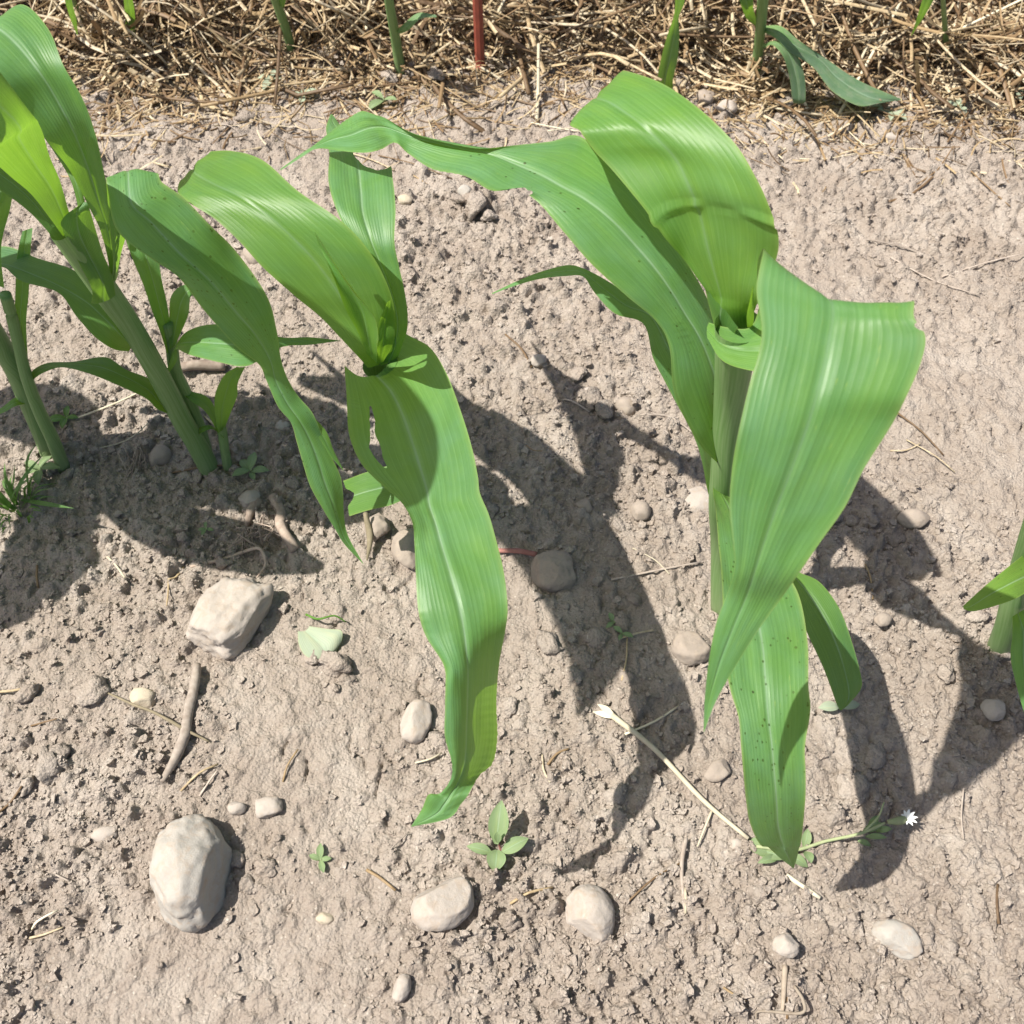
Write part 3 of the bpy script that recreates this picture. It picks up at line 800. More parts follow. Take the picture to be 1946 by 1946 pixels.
# middle plant
P3 = plant(800, 965, "maize plant with a bite hole torn in its long drooping front leaf")
s3 = [gpt(800, 972, -.02), at(790, 900, .10), at(768, 800, .20), at(742, 730, .27), at(722, 690, .30)]
tube("stalk", P3, s3, [.0125, .0115, .0115, .0135, .0165], M_STALK, sides=20, cap='bottom')
leaf_px("leaf", P3, [  # 3A
    (656, 697, 715, 712, 770, 632, .30, -.006, .0), (658, 742, 742, 742, 813, 657, .308), (659, 774, 763, 783, 848, 709, .317), (665, 832, 781, 832, 876, 780, .327), (688, 883, 797, 883, 897, 850, .334), (732, 926, 810, 926, 908, 905, .339, .006, 0), (764, 955, 817, 960, 912, 938, .342, .01, 0), (783, 991, 828, 991, 929, 977, .344, .008, 0),
    (788, 1035, 839, 1032, 942, 1020, .346), (790, 1089, 855, 1085, 957, 1082, .347, 0, -.004), (795, 1160, 873, 1153, 964, 1154, .342, 0, -.008), (809, 1209, 884, 1209, 959, 1200, .332, -.002, -.016), (840, 1262, 889, 1262, 949, 1250, .318, .004, -.045), (847, 1300, 890, 1300, 942, 1295, .304, .012, -.058), (848, 1350, 891, 1350, 939, 1347, .286, .014, -.062),
    (847, 1402, 889, 1402, 943, 1402, .266, .014, -.060), (857, 1450, 885, 1450, 937, 1450, .250, .012, -.046), (855, 1480, 874, 1484, 913, 1476, .239, .006, -.02), (836, 1507, 857, 1510, 893, 1506, .23), (814, 1510, 844, 1530, 876, 1530, .226, .006, -.002), (802, 1537, 828, 1548, 852, 1556, .22), (781, 1571, 782, 1571, 783, 1571, .21)],
    M_LEAF, nu=40, ns=18, wave=.0012, wfreq=60, seed=21, crinkle=.00035,
    bites=[[(702, 768), (706, 773), (709, 788), (713, 800), (712, 822), (722, 848), (728, 868), (737, 893), (722, 882), (708, 864), (701, 850), (704, 838), (703, 810)], [(640, 738), (658, 742), (657, 750), (640, 756)]])
leaf_px("leaf", P3, [  # 3B
    (700, 700, 722, 692, 742, 684, .302), (672, 668, 706, 664, 752, 648, .322, 0, .002), (616, 609, 672, 604, 752, 606, .350, -.004, .008), (560, 564, 640, 552, 743, 558, .376, -.006, .012), (507, 514, 600, 502, 722, 508, .398, -.008, .014), (460, 462, 556, 455, 690, 462, .414, -.008, .014), (413, 420, 507, 409, 640, 414, .425, -.008, .012), (378, 396, 453, 370, 565, 361, .430, -.008, .008), (350, 378, 408, 347, 500, 305, .427, -.006, .004), (338, 366, 372, 328, 440, 285, .415), (335, 352, 364, 318, 405, 290, .395), (345, 358, 372, 325, 408, 300, .37), (355, 365, 385, 335, 415, 310, .34), (390, 370, 395, 360, 400, 350, .29)],
    M_YOUNG, nu=16, wave=.001, seed=22)
leaf_px("leaf", P3, [  # 3C rolled inner leaf
    (698, 672, 708, 682, 716, 690, .318), (680, 630, 700, 640, 716, 660, .358, .006, .0), (655, 582, 690, 596, 717, 640, .388, .008, 0), (634, 530, 665, 550, 708, 602, .415, .008, .0), (608, 466, 625, 490, 660, 545, .44), (598, 440, 600, 444, 604, 452, .455)], M_YOUNG, nu=8, seed=23)
leaf_px("leaf", P3, [  # 3D second rolled inner leaf
    (715, 690, 722, 690, 728, 688, .31), (716, 660, 728, 655, 748, 650, .34), (722, 610, 735, 605, 749, 605, .365), (735, 575, 739, 572, 743, 568, .385)], M_YOUNG, nu=5, seed=24)
leaf_px("leaf", P3, [  # 3E upright back leaf
    (722, 694, 738, 690, 755, 683, .30), (735, 655, 752, 650, 770, 640, .325), (738, 610, 756, 610, 775, 605, .345), (722, 560, 745, 560, 770, 560, .365), (690, 500, 724, 505, 758, 505, .385), (665, 450, 706, 460, 750, 460, .40), (640, 400, 690, 405, 752, 400, .41), (625, 350, 685, 352, 747, 345, .412), (626, 300, 679, 305, 738, 300, .405), (622, 265, 660, 260, 700, 260, .39), (620, 240, 635, 235, 655, 245, .375), (628, 217, 630, 217, 632, 218, .36)],
    M_LEAF, nu=24, ns=16, wave=.001, seed=25, bites=[[(671, 285), (671, 294), (692, 315), (717, 324), (738, 319), (746, 314), (760, 318), (760, 270), (700, 262)]])
leaf_px("leaf", P3, [  # 3F chewed stub
    (650, 914, 655, 948, 662, 982, .10), (690, 900, 695, 934, 702, 970, .115), (740, 885, 745, 922, 750, 958, .13), (800, 880, 800, 905, 800, 930, .12)], M_DARK, nu=24, ns=30, seed=26,
    bites=[[(640, 905), (652, 914), (657, 928), (674, 937), (670, 950), (661, 962), (664, 985), (640, 985)]])

# left plant
P2 = plant(398, 888, "maize plant with side shoots and a twisted black-specked leaf hanging to the right")
s2 = [gpt(402, 893, -.02), at(374, 845, .045), at(347, 800, .09), at(297, 704, .175), at(253, 627, .235), at(213, 570, .28), at(170, 510, .325), at(115, 440, .375)]
tube("stalk", P2, s2, [.0125, .0118, .0115, .0112, .0112, .0122, .012, .010], M_STALK, sides=20, cap='bottom')
leaf_px("leaf", P2, [  # 2A
    (206, 558, 213, 562, 219, 556, .285), (207, 507, 213, 500, 220, 495, .328), (192, 442, 206, 440, 219, 440, .367), (170, 396, 190, 390, 211, 388, .402), (134, 326, 166, 315, 195, 315, .444), (98, 279, 142, 255, 180, 250, .478), (40, 207, 105, 185, 156, 185, .507), (-10, 168, 70, 130, 120, 123, .527), (-50, 145, 30, 80, 92, 55, .537), (-80, 120, -10, 50, 46, 12, .537), (-100, 100, -50, 55, 0, 40, .522), (-130, 130, -100, 90, -60, 70, .49), (-150, 170, -140, 160, -130, 150, .44)],
    M_LEAF, nu=14, wave=.001, seed=31)
leaf_px("leaf", P2, [  # 2B underside of the upright leaf
    (120, 449, 130, 440, 140, 425, .37), (95, 415, 118, 405, 131, 402, .397), (60, 370, 95, 355, 115, 345, .43), (20, 335, 65, 310, 96, 300, .468), (-20, 300, 35, 262, 76, 239, .515), (-60, 260, 5, 205, 40, 190, .565),
    (-.40, .60, .69, .038), (-.385, .545, .745, .042), (-.345, .475, .75, .042), (-.31, .41, .71, .032), (-.29, .35, .64, .004)],
    M_LEAF, nu=10, seed=32)
leaf_px("leaf", P2, [  # 2C dark leaf below it
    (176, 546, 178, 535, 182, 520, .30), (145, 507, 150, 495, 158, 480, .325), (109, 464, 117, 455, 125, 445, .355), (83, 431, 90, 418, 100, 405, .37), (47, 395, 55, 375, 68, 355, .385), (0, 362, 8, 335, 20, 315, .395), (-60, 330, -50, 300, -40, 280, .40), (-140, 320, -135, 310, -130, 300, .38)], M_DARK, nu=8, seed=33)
leaf_px("leaf", P2, [  # 2D clasping lobe at the collar
    (174, 576, 196, 574, 219, 560, .295), (174, 548, 195, 535, 212, 520, .32), (150, 500, 172, 490, 196, 482, .345), (124, 450, 150, 442, 180, 430, .375), (117, 418, 146, 405, 170, 395, .395), (150, 390, 158, 385, 166, 384, .40)], M_LEAF, nu=8, seed=34)
leaf_px("leaf", P2, [  # 2E leaf glimpsed behind
    (150, 400, 158, 400, 164, 395, .36), (135, 345, 142, 342, 150, 340, .38), (110, 300, 120, 296, 130, 292, .39), (75, 250, 84, 246, 92, 242, .39), (40, 210, 42, 208, 45, 205, .38)], M_LEAF, nu=5, seed=35)
leaf_px("leaf", P2, [  # 2F specked leaf arching right and twisting down
    (212, 556, 217, 542, 224, 522, .29), (214, 480, 224, 465, 240, 448, .35), (206, 400, 228, 390, 270, 380, .41), (202, 340, 242, 325, 296, 328, .452), (206, 366, 250, 386, 308, 346, .452), (222, 436, 290, 424, 348, 376, .442), (290, 493, 344, 482, 400, 428, .425), (341, 529, 399, 533, 449, 478, .40), (391, 594, 446, 590, 507, 562, .37), (446, 656, 488, 640, 527, 632, .34), (492, 692, 514, 686, 534, 682, .31),
    (506, 722, 524, 724, 546, 718, .285), (528, 772, 546, 766, 566, 752, .265), (553, 803, 570, 800, 594, 785, .25), (564, 840, 590, 838, 612, 826, .23), (576, 882, 605, 878, 630, 868, .21), (590, 925, 618, 918, 647, 905, .19), (612, 964, 632, 955, 652, 940, .17), (634, 1000, 643, 990, 654, 974, .15), (654, 1034, 657, 1026, 662, 1018, .135), (690, 1072, 690.5, 1072, 691, 1072, .12)],
    M_LEAF_SPOT, nu=12, wave=.001, seed=36)
leaf_px("leaf", P2, [  # torn strip of that leaf
    (575, 800, 583, 795, 592, 788, .245), (605, 830, 612, 826, 620, 820, .23), (626, 864, 630, 861, 634, 856, .215), (652, 894, 652.5, 894, 653, 893, .20)], M_LEAF_SPOT, nu=4, seed=37)
leaf_px("leaf", P2, [  # 2J left leaf
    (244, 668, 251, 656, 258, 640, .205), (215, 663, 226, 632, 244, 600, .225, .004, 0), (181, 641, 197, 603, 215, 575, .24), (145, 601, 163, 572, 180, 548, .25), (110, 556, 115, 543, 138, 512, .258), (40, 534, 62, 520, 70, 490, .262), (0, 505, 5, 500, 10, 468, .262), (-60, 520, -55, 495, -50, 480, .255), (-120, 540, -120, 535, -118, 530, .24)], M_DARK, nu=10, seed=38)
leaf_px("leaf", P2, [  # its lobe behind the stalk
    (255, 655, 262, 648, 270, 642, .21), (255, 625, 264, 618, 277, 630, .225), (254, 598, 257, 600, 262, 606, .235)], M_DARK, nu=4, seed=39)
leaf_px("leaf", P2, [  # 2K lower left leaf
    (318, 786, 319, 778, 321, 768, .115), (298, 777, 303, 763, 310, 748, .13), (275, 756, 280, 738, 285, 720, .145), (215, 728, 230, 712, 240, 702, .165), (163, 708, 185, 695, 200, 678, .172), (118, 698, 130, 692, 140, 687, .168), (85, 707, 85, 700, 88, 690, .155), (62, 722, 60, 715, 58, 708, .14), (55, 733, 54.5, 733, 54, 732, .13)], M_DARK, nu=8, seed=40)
# side shoots of the left plant
SH1 = tube("side_shoot", P2, [gpt(396, 880, -.01), at(377, 808, .06), at(352, 745, .115), at(333, 703, .15), at(326, 655, .185), at(316, 612, .215)], [.0075, .0075, .007, .0068, .0068, .007], M_STALK, sides=12)
leaf_px("leaf", SH1, [(310, 720, 314, 716, 319, 712, .155), (322, 690, 328, 686, 336, 684, .18), (333, 664, 334, 657, 338, 650, .20), (362, 675, 358, 650, 360, 627, .222), (417, 688, 412, 652, 408, 616, .24), (471, 694, 470, 655, 468, 622, .245), (533, 660, 533, 650, 533, 641, .235), (590, 655, 590, 648, 590, 641, .22), (646, 648, 646, 647.5, 646, 647, .20)], M_LEAF_FEW, nu=8, seed=41)
leaf_px("leaf", SH1, [(318, 672, 321, 668, 325, 660, .18), (304, 630, 312, 618, 322, 610, .215), (288, 588, 302, 575, 317, 575, .245), (272, 540, 290, 530, 307, 530, .275), (254, 498, 278, 490, 301, 490, .30), (240, 460, 265, 450, 290, 455, .315), (232, 430, 240, 425, 250, 425, .33)], M_LEAF, nu=8, seed=42)
leaf_px("leaf", SH1, [(322, 665, 326, 662, 331, 660, .19), (322, 610, 335, 612, 350, 618, .215), (326, 562, 342, 575, 358, 595, .235), (352, 541, 358, 552, 362, 565, .242), (372, 558, 372.5, 560, 373, 562, .235)], M_LEAF, nu=6, seed=43)
SH2 = tube("side_shoot", P2, [gpt(431, 892, -.01), at(428, 860, .03), at(423, 825, .06), at(418, 805, .08)], [.006, .0055, .0055, .006], M_STALK, sides=12)
leaf_px("leaf", SH2, [(414, 822, 420, 820, 428, 812, .075), (408, 778, 422, 778, 440, 780, .105), (410, 745, 430, 745, 451, 752, .13), (427, 712, 440, 716, 452, 728, .15), (450, 697, 458, 698, 466, 697, .16)], M_YOUNG, nu=6, seed=44)
leaf_px("leaf", SH2, [(414, 822, 417, 815, 422, 806, .075), (391, 783, 394, 770, 398, 758, .10), (362, 761, 362, 752, 362, 743, .115), (326, 735, 322, 732, 319, 728, .115), (286, 724, 286, 723.5, 286, 723, .11)], M_YOUNG, nu=5, seed=45)
leaf_px("leaf", SH2, [(426, 834, 424, 828, 422, 822, .06), (405, 816, 402, 812, 400, 808, .075), (384, 822, 382, 817, 381, 812, .072), (368, 832, 367, 830, 366, 827, .06)], M_LEAF, nu=4, seed=46)

# far left plant, cut by the frame
P1 = plant(100, 868, "maize plant with two slim pale stalks beside the grass tuft")
tube("stalk", P1, [gpt(94, 862, -.02), at(62, 775, .075), at(28, 700, .14), at(0, 655, .175), at(-40, 590, .225)], [.0125, .012, .0115, .0115, .012], M_STALK, sides=14)
SH = tube("side_shoot", P1, [gpt(121, 890, -.01), at(100, 835, .05), at(72, 775, .10), at(50, 715, .145), at(35, 655, .185), at(22, 600, .22), at(10, 560, .25)], [.008, .0078, .007, .0065, .006, .006, .006], M_STALK, sides=12)
leaf_px("leaf", SH, [(42, 705, 47, 702, 54, 700, .155), (29, 620, 39, 620, 50, 615, .205), (29, 560, 42, 555, 55, 550, .235), (33, 485, 46, 480, 58, 478, .265), (42, 440, 52, 436, 62, 433, .28)], M_LEAF, nu=5, seed=51)
leaf_px("leaf", SH, [(-5, 545, 2, 545, 8, 548, .25), (-30, 470, -12, 465, 2, 470, .29), (-30, 420, -5, 405, 22, 382, .32), (-20, 370, 0, 362, 14, 358, .335), (-40, 330, -38, 330, -36, 330, .34)], M_LEAF, nu=5, seed=52)
leaf_px("leaf", P1, [(62, 765, 58, 758, 54, 750, .09), (30, 772, 28, 765, 26, 757, .10), (5, 785, 4, 780, 2, 775, .095), (-40, 800, -40, 799, -40, 798, .08)], M_DARK, nu=4, seed=53)

tube("stalk", P1, [at(-40, 590, .225), np.array([-.70, .70, .33]), np.array([-.73, .69, .42])], [.012, .012, .014], M_STALK, sides=14)
def big_blade(par, pts, w, mat, **kw): return blade("leaf", par, pts, w, mat, nu=8, ns=6, **kw)
big_blade(P1, [(-.72, .69, .40), (-.66, .675, .47), (-.57, .650, .515), (-.49, .63, .505), (-.42, .615, .47)], .095, M_LEAF, prof=(.5, .95, 1, .8, .15))
big_blade(P1, [(-.73, .69, .41), (-.68, .72, .49), (-.60, .745, .535), (-.52, .735, .52), (-.47, .725, .49)], .09, M_LEAF, prof=(.5, .9, 1, .8, .15))
big_blade(P1, [(-.73, .68, .40), (-.79, .61, .47), (-.80, .545, .49), (-.795, .50, .47), (-.785, .47, .43)], .115, M_LEAF, prof=(.5, .9, 1, .8, .25))
big_blade(P1, [(-.73, .69, .38), (-.80, .73, .48), (-.90, .76, .52), (-1.0, .77, .47)], .09, M_LEAF, prof=(.5, .9, 1, .1))
big_blade(P1, [(-.71, .68, .34), (-.62, .60, .40), (-.53, .565, .42), (-.44, .545, .40)], .07, M_LEAF, prof=(.5, 1, .9, .2))
# far right plant, cut by the frame
P5 = plant(1904, 1226, "maize plant with a yellow leaf tip, beyond the right plant's shadow")
tube("stalk", P5, [gpt(1903, 1234, -.02), at(1912, 1195, .05), at(1926, 1140, .11), at(1950, 1060, .18), at(1985, 960, .27)], [.0125, .012, .0115, .0115, .0125], M_STALK, sides=14)
leaf_px("leaf", P5, [(1960, 1120, 1960, 1090, 1962, 1040, .19), (1925, 1140, 1922, 1108, 1920, 1074, .20), (1884, 1154, 1880, 1130, 1874, 1112, .20), (1850, 1162, 1848, 1150, 1845, 1138, .195), (1832, 1158, 1831, 1156, 1830, 1152, .19)], leaf_material("maize_leaf_yellow_tip", top=(.12, .22, .04), blue=(.12, .22, .05), specks=.1), nu=8, seed=55)
leaf_px("leaf", P5, [(1924, 1172, 1935, 1165, 1950, 1158, .11), (1924, 1205, 1945, 1200, 1970, 1195, .12), (1921, 1250, 1945, 1248, 1975, 1245, .115), (1931, 1300, 1950, 1300, 1972, 1300, .10), (1947, 1355, 1955, 1352, 1968, 1350, .085), (1965, 1400, 1966, 1400, 1968, 1400, .07)], M_LEAF, nu=8, seed=56)
leaf_px("leaf", P5, [(1975, 980, 1985, 965, 2000, 960, .27), (2010, 930, 2025, 915, 2040, 905, .33), (2080, 900, 2090, 870, 2100, 850, .37), (2160, 930, 2165, 900, 2170, 880, .37), (2230, 1010, 2231, 1008, 2232, 1006, .32)], M_LEAF, nu=8, seed=57)

# plants of the mulched row behind
def back_plant(px, py, label):
    return tag(empty("maize_plant", gpt(px, py)), label, "maize plant")
Q = back_plant(558, 110, "slim green maize stalk in the straw left of the forked dry stem")
tube("stalk", Q, [gpt(558, 112, -.02), at(545, 60, .055), at(524, 0, .12), at(505, -60, .19)], [.0075, .0072, .007, .007], M_STALK, sides=10)
leaf_px("leaf", Q, [(528, 10, 534, 12, 540, 14, .11), (535, -20, 542, -20, 549, -20, .15), (560, -70, 566, -70, 572, -70, .20)], M_LEAF, nu=4, seed=60)
Q = back_plant(764, 148, "slim green maize stalk standing at the straw edge left of the red stake")
tube("stalk", Q, [gpt(764, 150, -.02), at(752, 75, .075), at(739, 0, .16), at(730, -60, .22)], [.0085, .0078, .007, .007], M_STALK, sides=10)
leaf_px("leaf", Q, [(752, 60, 756, 62, 762, 64, .095), (768, 45, 772, 50, 778, 56, .115), (795, 25, 797, 30, 800, 36, .135), (828, 28, 829, 30, 830, 33, .13)], M_BLUE, nu=3, seed=61)
leaf_px("leaf", Q, [(730, 0, 738, 0, 746, 2, .16), (735, -30, 745, -30, 755, -28, .19), (770, -70, 772, -70, 775, -70, .2)], M_LEAF, nu=4, seed=62)
Q = back_plant(248, 92, "upright maize leaf shoot in the dark straw gap at the left")
leaf_px("leaf", Q, [(242, 92, 247, 92, 253, 92, .0), (240, 60, 249, 60, 257, 60, .05), (237, 25, 247, 25, 256, 25, .10), (235, 0, 243, 0, 252, 0, .14), (228, -50, 235, -50, 242, -50, .2)], M_LEAF, nu=5, seed=63)
Q = back_plant(170, 100, "narrow maize leaf tip hanging over the straw beside the left plant's top leaf")
leaf_px("leaf", Q, [(146, 66, 147, 66, 148, 66, .10), (134, 36, 139, 36, 145, 36, .14), (123, 0, 129, 0, 136, 0, .19), (110, -60, 118, -60, 126, -60, .24)], M_LEAF, nu=4, seed=64)
tube("stalk", Q, [at(118, -60, .24), at(140, 0, .10), gpt(170, 100, -.01)], [.003, .004, .005], M_STALK, sides=8)
Q = back_plant(1276, 178, "single folded maize leaf rising from the straw behind the big arching leaf")
leaf_px("leaf", Q, [(1252, 178, 1265, 180, 1280, 182, .0), (1250, 148, 1264, 150, 1279, 152, .035), (1258, 104, 1274, 106, 1288, 110, .085), (1270, 62, 1282, 62, 1291, 66, .13), (1280, 32, 1286, 32, 1290, 32, .165), (1283, 0, 1292, 0, 1301, 0, .20), (1280, -50, 1286, -50, 1292, -50, .25)], M_LEAF, nu=5, seed=65)
Q = back_plant(1439, 142, "maize plant in the straw with dusty leaves lying limp along the ground")
tube("stalk", Q, [gpt(1438, 146, -.02), at(1443, 80, .07), at(1450, 0, .165), at(1455, -60, .23)], [.0088, .008, .0085, .008], M_STALK, sides=10)
leaf_px("leaf", Q, [(1449, 60, 1447, 54, 1446, 50, .095), (1476, 74, 1480, 62, 1484, 50, .11), (1500, 98, 1510, 85, 1520, 78, .10), (1545, 128, 1556, 112, 1566, 108, .075), (1580, 172, 1596, 150, 1610, 140, .055), (1632, 200, 1645, 180, 1655, 163, .04), (1672, 196, 1682, 190, 1690, 178, .03), (1712, 190, 1712, 189, 1712, 188, .02)], M_BLUE, nu=6, seed=66)
leaf_px("leaf", Q, [(1452, 92, 1450, 88, 1450, 84, .085), (1468, 86, 1470, 82, 1474, 78, .105), (1488, 108, 1498, 98, 1508, 92, .10), (1500, 148, 1514, 146, 1528, 140, .07), (1505, 186, 1518, 188, 1531, 188, .04), (1508, 196, 1518, 197, 1528, 196, .03)], M_BLUE, nu=6, seed=67)
leaf_px("leaf", Q, [(1436, 50, 1438, 46, 1441, 44, .10), (1418, 34, 1424, 26, 1432, 18, .13), (1405, 0, 1416, -4, 1430, -6, .17), (1390, -50, 1400, -55, 1410, -60, .2)], M_DARK, nu=5, seed=68)
Q = back_plant(1800, 130, "pointed maize leaf tip hanging over the dark hollow in the straw")
leaf_px("leaf", Q, [(1731, 68, 1731.5, 68, 1732, 68, .11), (1742, 36, 1747, 37, 1752, 38, .15), (1753, 0, 1763, 0, 1773, 2, .20), (1775, -60, 1788, -58, 1800, -56, .25)], M_LEAF, nu=4, seed=69)
tube("stalk", Q, [at(1788, -58, .25), at(1795, 40, .10), gpt(1800, 130, -.01)], [.003, .004, .005], M_STALK, sides=8)

# ------------------------------------------------------------------ red stake
p = gpt(912, 147)
stk = tag(empty("stake", p), "rust-red painted metal stake standing at the edge of the straw", "stake")
bm = bmesh.new()
bmesh.ops.create_cone(bm, cap_ends=True, segments=8, radius1=.0078, radius2=.0076, depth=.50)
bmesh.ops.bevel(bm, geom=[e for e in bm.edges if abs(e.verts[0].co.z - e.verts[1].co.z) < .01], offset=.001, segments=1, affect='EDGES')
me = bpy.data.meshes.new("rod"); bm.to_mesh(me); bm.free(); me.materials.append(M_RED)
o = add("rod", me, stk, (-.001, 0, .20)); o.rotation_euler = (R(0), R(-.6), R(12))
part("driven_tip", *tube_geo([p + np.array([0, 0, -.06]), p + np.array([0, 0, .012])], [.002, .0082], sides=8, ns=2)[:2], M_RED, stk)

# ------------------------------------------------------------------ straw mulch
def straw_shape(length, width, seed, curl=.2, segs=6, tubeish=False):
    rs = random.Random(seed)
    a1, a2 = rs.uniform(-curl, curl), rs.uniform(-curl, curl) * .6
    kink = rs.uniform(.2, .8) if rs.random() < .35 else None
    ang, pz, p = 0, 0, np.zeros(3)
    P = [p.copy()]
    for k in range(segs):
        ang += a1 / segs * 2.2
        pz += a2 / segs * 2.2
        if kink and abs(k / segs - kink) < .5 / segs: ang += rs.uniform(-.9, .9)
        p = p + np.array([math.cos(ang) * math.cos(pz), math.sin(ang) * math.cos(pz), math.sin(pz)]) * length / segs
        P.append(p.copy())
    P = np.array(P); return P - P.mean(0)
def edge_y(x):
    """front line of the mulch, in metres"""
    return 1.465 + .035 * math.sin(x * 5 + 1) + .02 * math.sin(x * 13) - .045 * x
def mound(x, y):
    d = y - edge_y(x)
    if d < 0: return 0.0
    k = 1 + .9 * mnoise.noise(Vector((x * 4.2, y * 5.0, .7))) + .4 * mnoise.noise(Vector((x * 11, y * 12, 4.7)))
    hol = math.exp(-(((x - .70) / .15) ** 2 + ((y - 1.56) / .09) ** 2))          # hollow under the right-hand tangle
    top = math.exp(-(((x - .47) / .09) ** 2 + ((y - 1.62) / .12) ** 2))
    return max(.01, .19 * (1 - math.exp(-d / .12)) * k * (1 - .85 * hol) * (1 + .7 * top))
def rot_mat(yaw, pitch):
    cy, sy, cp, sp = math.cos(yaw), math.sin(yaw), math.cos(pitch), math.sin(pitch)
    return np.array([[cy * cp, -sy, -cy * sp], [sy * cp, cy, -sy * sp], [sp, 0, cp]])
shapes = [straw_shape(1.0, 0, 900 + k, rng.uniform(.05, .9), 6) for k in range(60)]
VV, FF, TONE = [], [], []
nv = 0
def stuff_straw(x, y, z, length, width, yaw, pitch, tone):
    global nv
    P = shapes[nrng.integers(0, 60)] * length @ rot_mat(yaw, pitch).T + np.array([x, y, z])
    T = np.gradient(P, axis=0)
    s = np.cross(T, np.array([nrng.normal(0, .6), nrng.normal(0, .6), 1.0]))
    s /= np.linalg.norm(s, axis=1)[:, None] + 1e-9
    n2 = np.cross(s, T); n2 /= np.linalg.norm(n2, axis=1)[:, None] + 1e-9
    w = width / 2
    A, B, Cc = P - s * w, P + s * w, P + n2 * w * .8
    k = len(P)
    low = min(A[:, 2].min(), B[:, 2].min())
    VV.append(np.concatenate([A, Cc, B])); TONE.append(np.full(3 * k, tone))
    for i in range(k - 1):
        for a, b in ((0, k), (k, 2 * k)):
            FF.append((nv + a + i, nv + b + i, nv + b + i + 1, nv + a + i + 1))
    nv += 3 * k
for q in range(15000):
    x = nrng.uniform(-1.5, 1.5)
    d = nrng.beta(1.1, 1.6) * .62 - .015
    y = edge_y(x) + d
    top = mound(x, y)
    if mnoise.noise(Vector((x * 9, y * 11, 2.2))) < -.12 and nrng.random() < .75: top *= .35
    depth = nrng.random() ** 1.2
    z = base_z(x, y) + top * depth + .004
    L = nrng.uniform(.03, .16) if nrng.random() < .8 else nrng.uniform(.15, .3)
    if d < .06: L *= .6
    stuff_straw(x, y, z, L, (.0012 + .0020 * nrng.random() if q % 2 else .0026 + .0050 * nrng.random() ** 1.6), nrng.uniform(0, 6.3), nrng.normal(0, .28 if d < .05 else .45), nrng.random() ** 1.25)
for q in range(2400):                                       # thin scatter in front of the heap
    x = nrng.uniform(-1.0, 1.0)
    d = -abs(nrng.normal(0, .075))
    y = edge_y(x) + d
    stuff_straw(x, y, gz(x, y) + .0025, nrng.uniform(.01, .09), nrng.uniform(.001, .0034), nrng.uniform(0, 6.3), nrng.normal(0, .06), nrng.random())
me = make_mesh("straw_litter", np.concatenate(VV), FF, M_STRAW)
ta = me.attributes.new("tone", 'FLOAT', 'POINT'); ta.data.foreach_set("value", np.concatenate(TONE).astype(np.float32))
tag(add("straw_litter", me), "tangled heap of fine dry straw mulch along the far edge", "straw mulch", kind="stuff")

def straw_mesh(seed, length, width, curl):
    P = straw_shape(length, 0, seed, curl, 6)
    v, f, uv = tube_geo(P, np.linspace(1, .75, 7) * width / 2, sides=5, ns=1, flat=.55)
    return make_mesh("straw", v, f, M_STRAW)
variants = [straw_mesh(1200 + k, rng.uniform(.10, .34), rng.uniform(.0042, .0098), rng.uniform(.03, .8)) for k in range(36)]
for k in range(260):
    x = rng.uniform(-.95, .95); d = rng.random() ** 1.3 * .46 - .04
    y = edge_y(x) + d
    o = add("straw", rng.choice(variants), loc=(x, y, base_z(x, y) + mound(x, y) * rng.uniform(.7, 1.02) + .008))
    o.rotation_euler = (rng.uniform(-.5, .5), rng.gauss(0, .30 if d > .05 else .1), rng.uniform(0, 6.3))
    w = "left of the first green stalk" if x < -.36 else "between the green stalks and the red stake" if x < -.06 else "between the red stake and folded leaf" if x < .26 else "round the limp dusty leaves"
    tag(o, "long dry straw in the mulch " + w, "straw", "mulch straws " + w)
def placed_straw(x0, y0, x1, y1, w=.004, z0=.004, z1=.004, mid=None, label="short dry straw lying on the bare soil", group="straws on bare soil", mat=None, tone=None, name="straw", cat="straw", ns=4):
    pts = [gpt(x0, y0, z0)]
    if mid:
        for m in mid: pts.append(gpt(m[0], m[1], m[2] if len(m) > 2 else (z0 + z1) / 2))
    pts.append(gpt(x1, y1, z1))
    b = pts[0].copy()
    v, f, uv = tube_geo(pts, np.linspace(1, .8, len(pts)) * w / 2, sides=6, ns=ns, flat=.75)
    me = make_mesh(name, v - b, f, mat or M_STRAW)
    o = add(name, me, loc=b)
    return tag(o, label, cat, group)
# straws one can point at
BR = plain("bright_straw", (.62, .56, .42), (.50, .43, .30), 60)
placed_straw(1585, 235, 1700, 65, .0055, .004, .10, None, "pale straw leaning up from the soil over the limp dusty leaf", None, BR)
placed_straw(1595, 200, 1650, 110, .005, .004, .07, None, "shorter pale straw crossing the limp dusty leaf", None, BR)
placed_straw(1750, 140, 1946, 75, .0055, .05, .09, None, "long yellowish straw spanning the dark hollow in the mulch", None, BR)
placed_straw(1420, 115, 1560, 78, .0045, .04, .09, None, "straw lying across the dusty maize stalk in the mulch", None, BR)
placed_straw(1535, 215, 1470, 150, .006, .004, .03, [(1510, 180, .014)], "bent pale root-like stem beside the dusty maize stalk", None, BR)
placed_straw(708, 135, 682, 44, .0055, .01, .09, [(698, 80, .06)], "forked pale dry stem standing in the mulch between two green stalks", None, BR)
placed_straw(265, 200, 100, 60, .005, .004, .10, [(190, 130, .03)], "long dry stem sloping out of the mulch toward the bare soil", None, M_STRAW)
placed_straw(1020, 240, 1022, 150, .006, .003, .05, [(1022, 200, .015)], "white papery straw standing at the mulch front behind the arching leaf", None, BR)
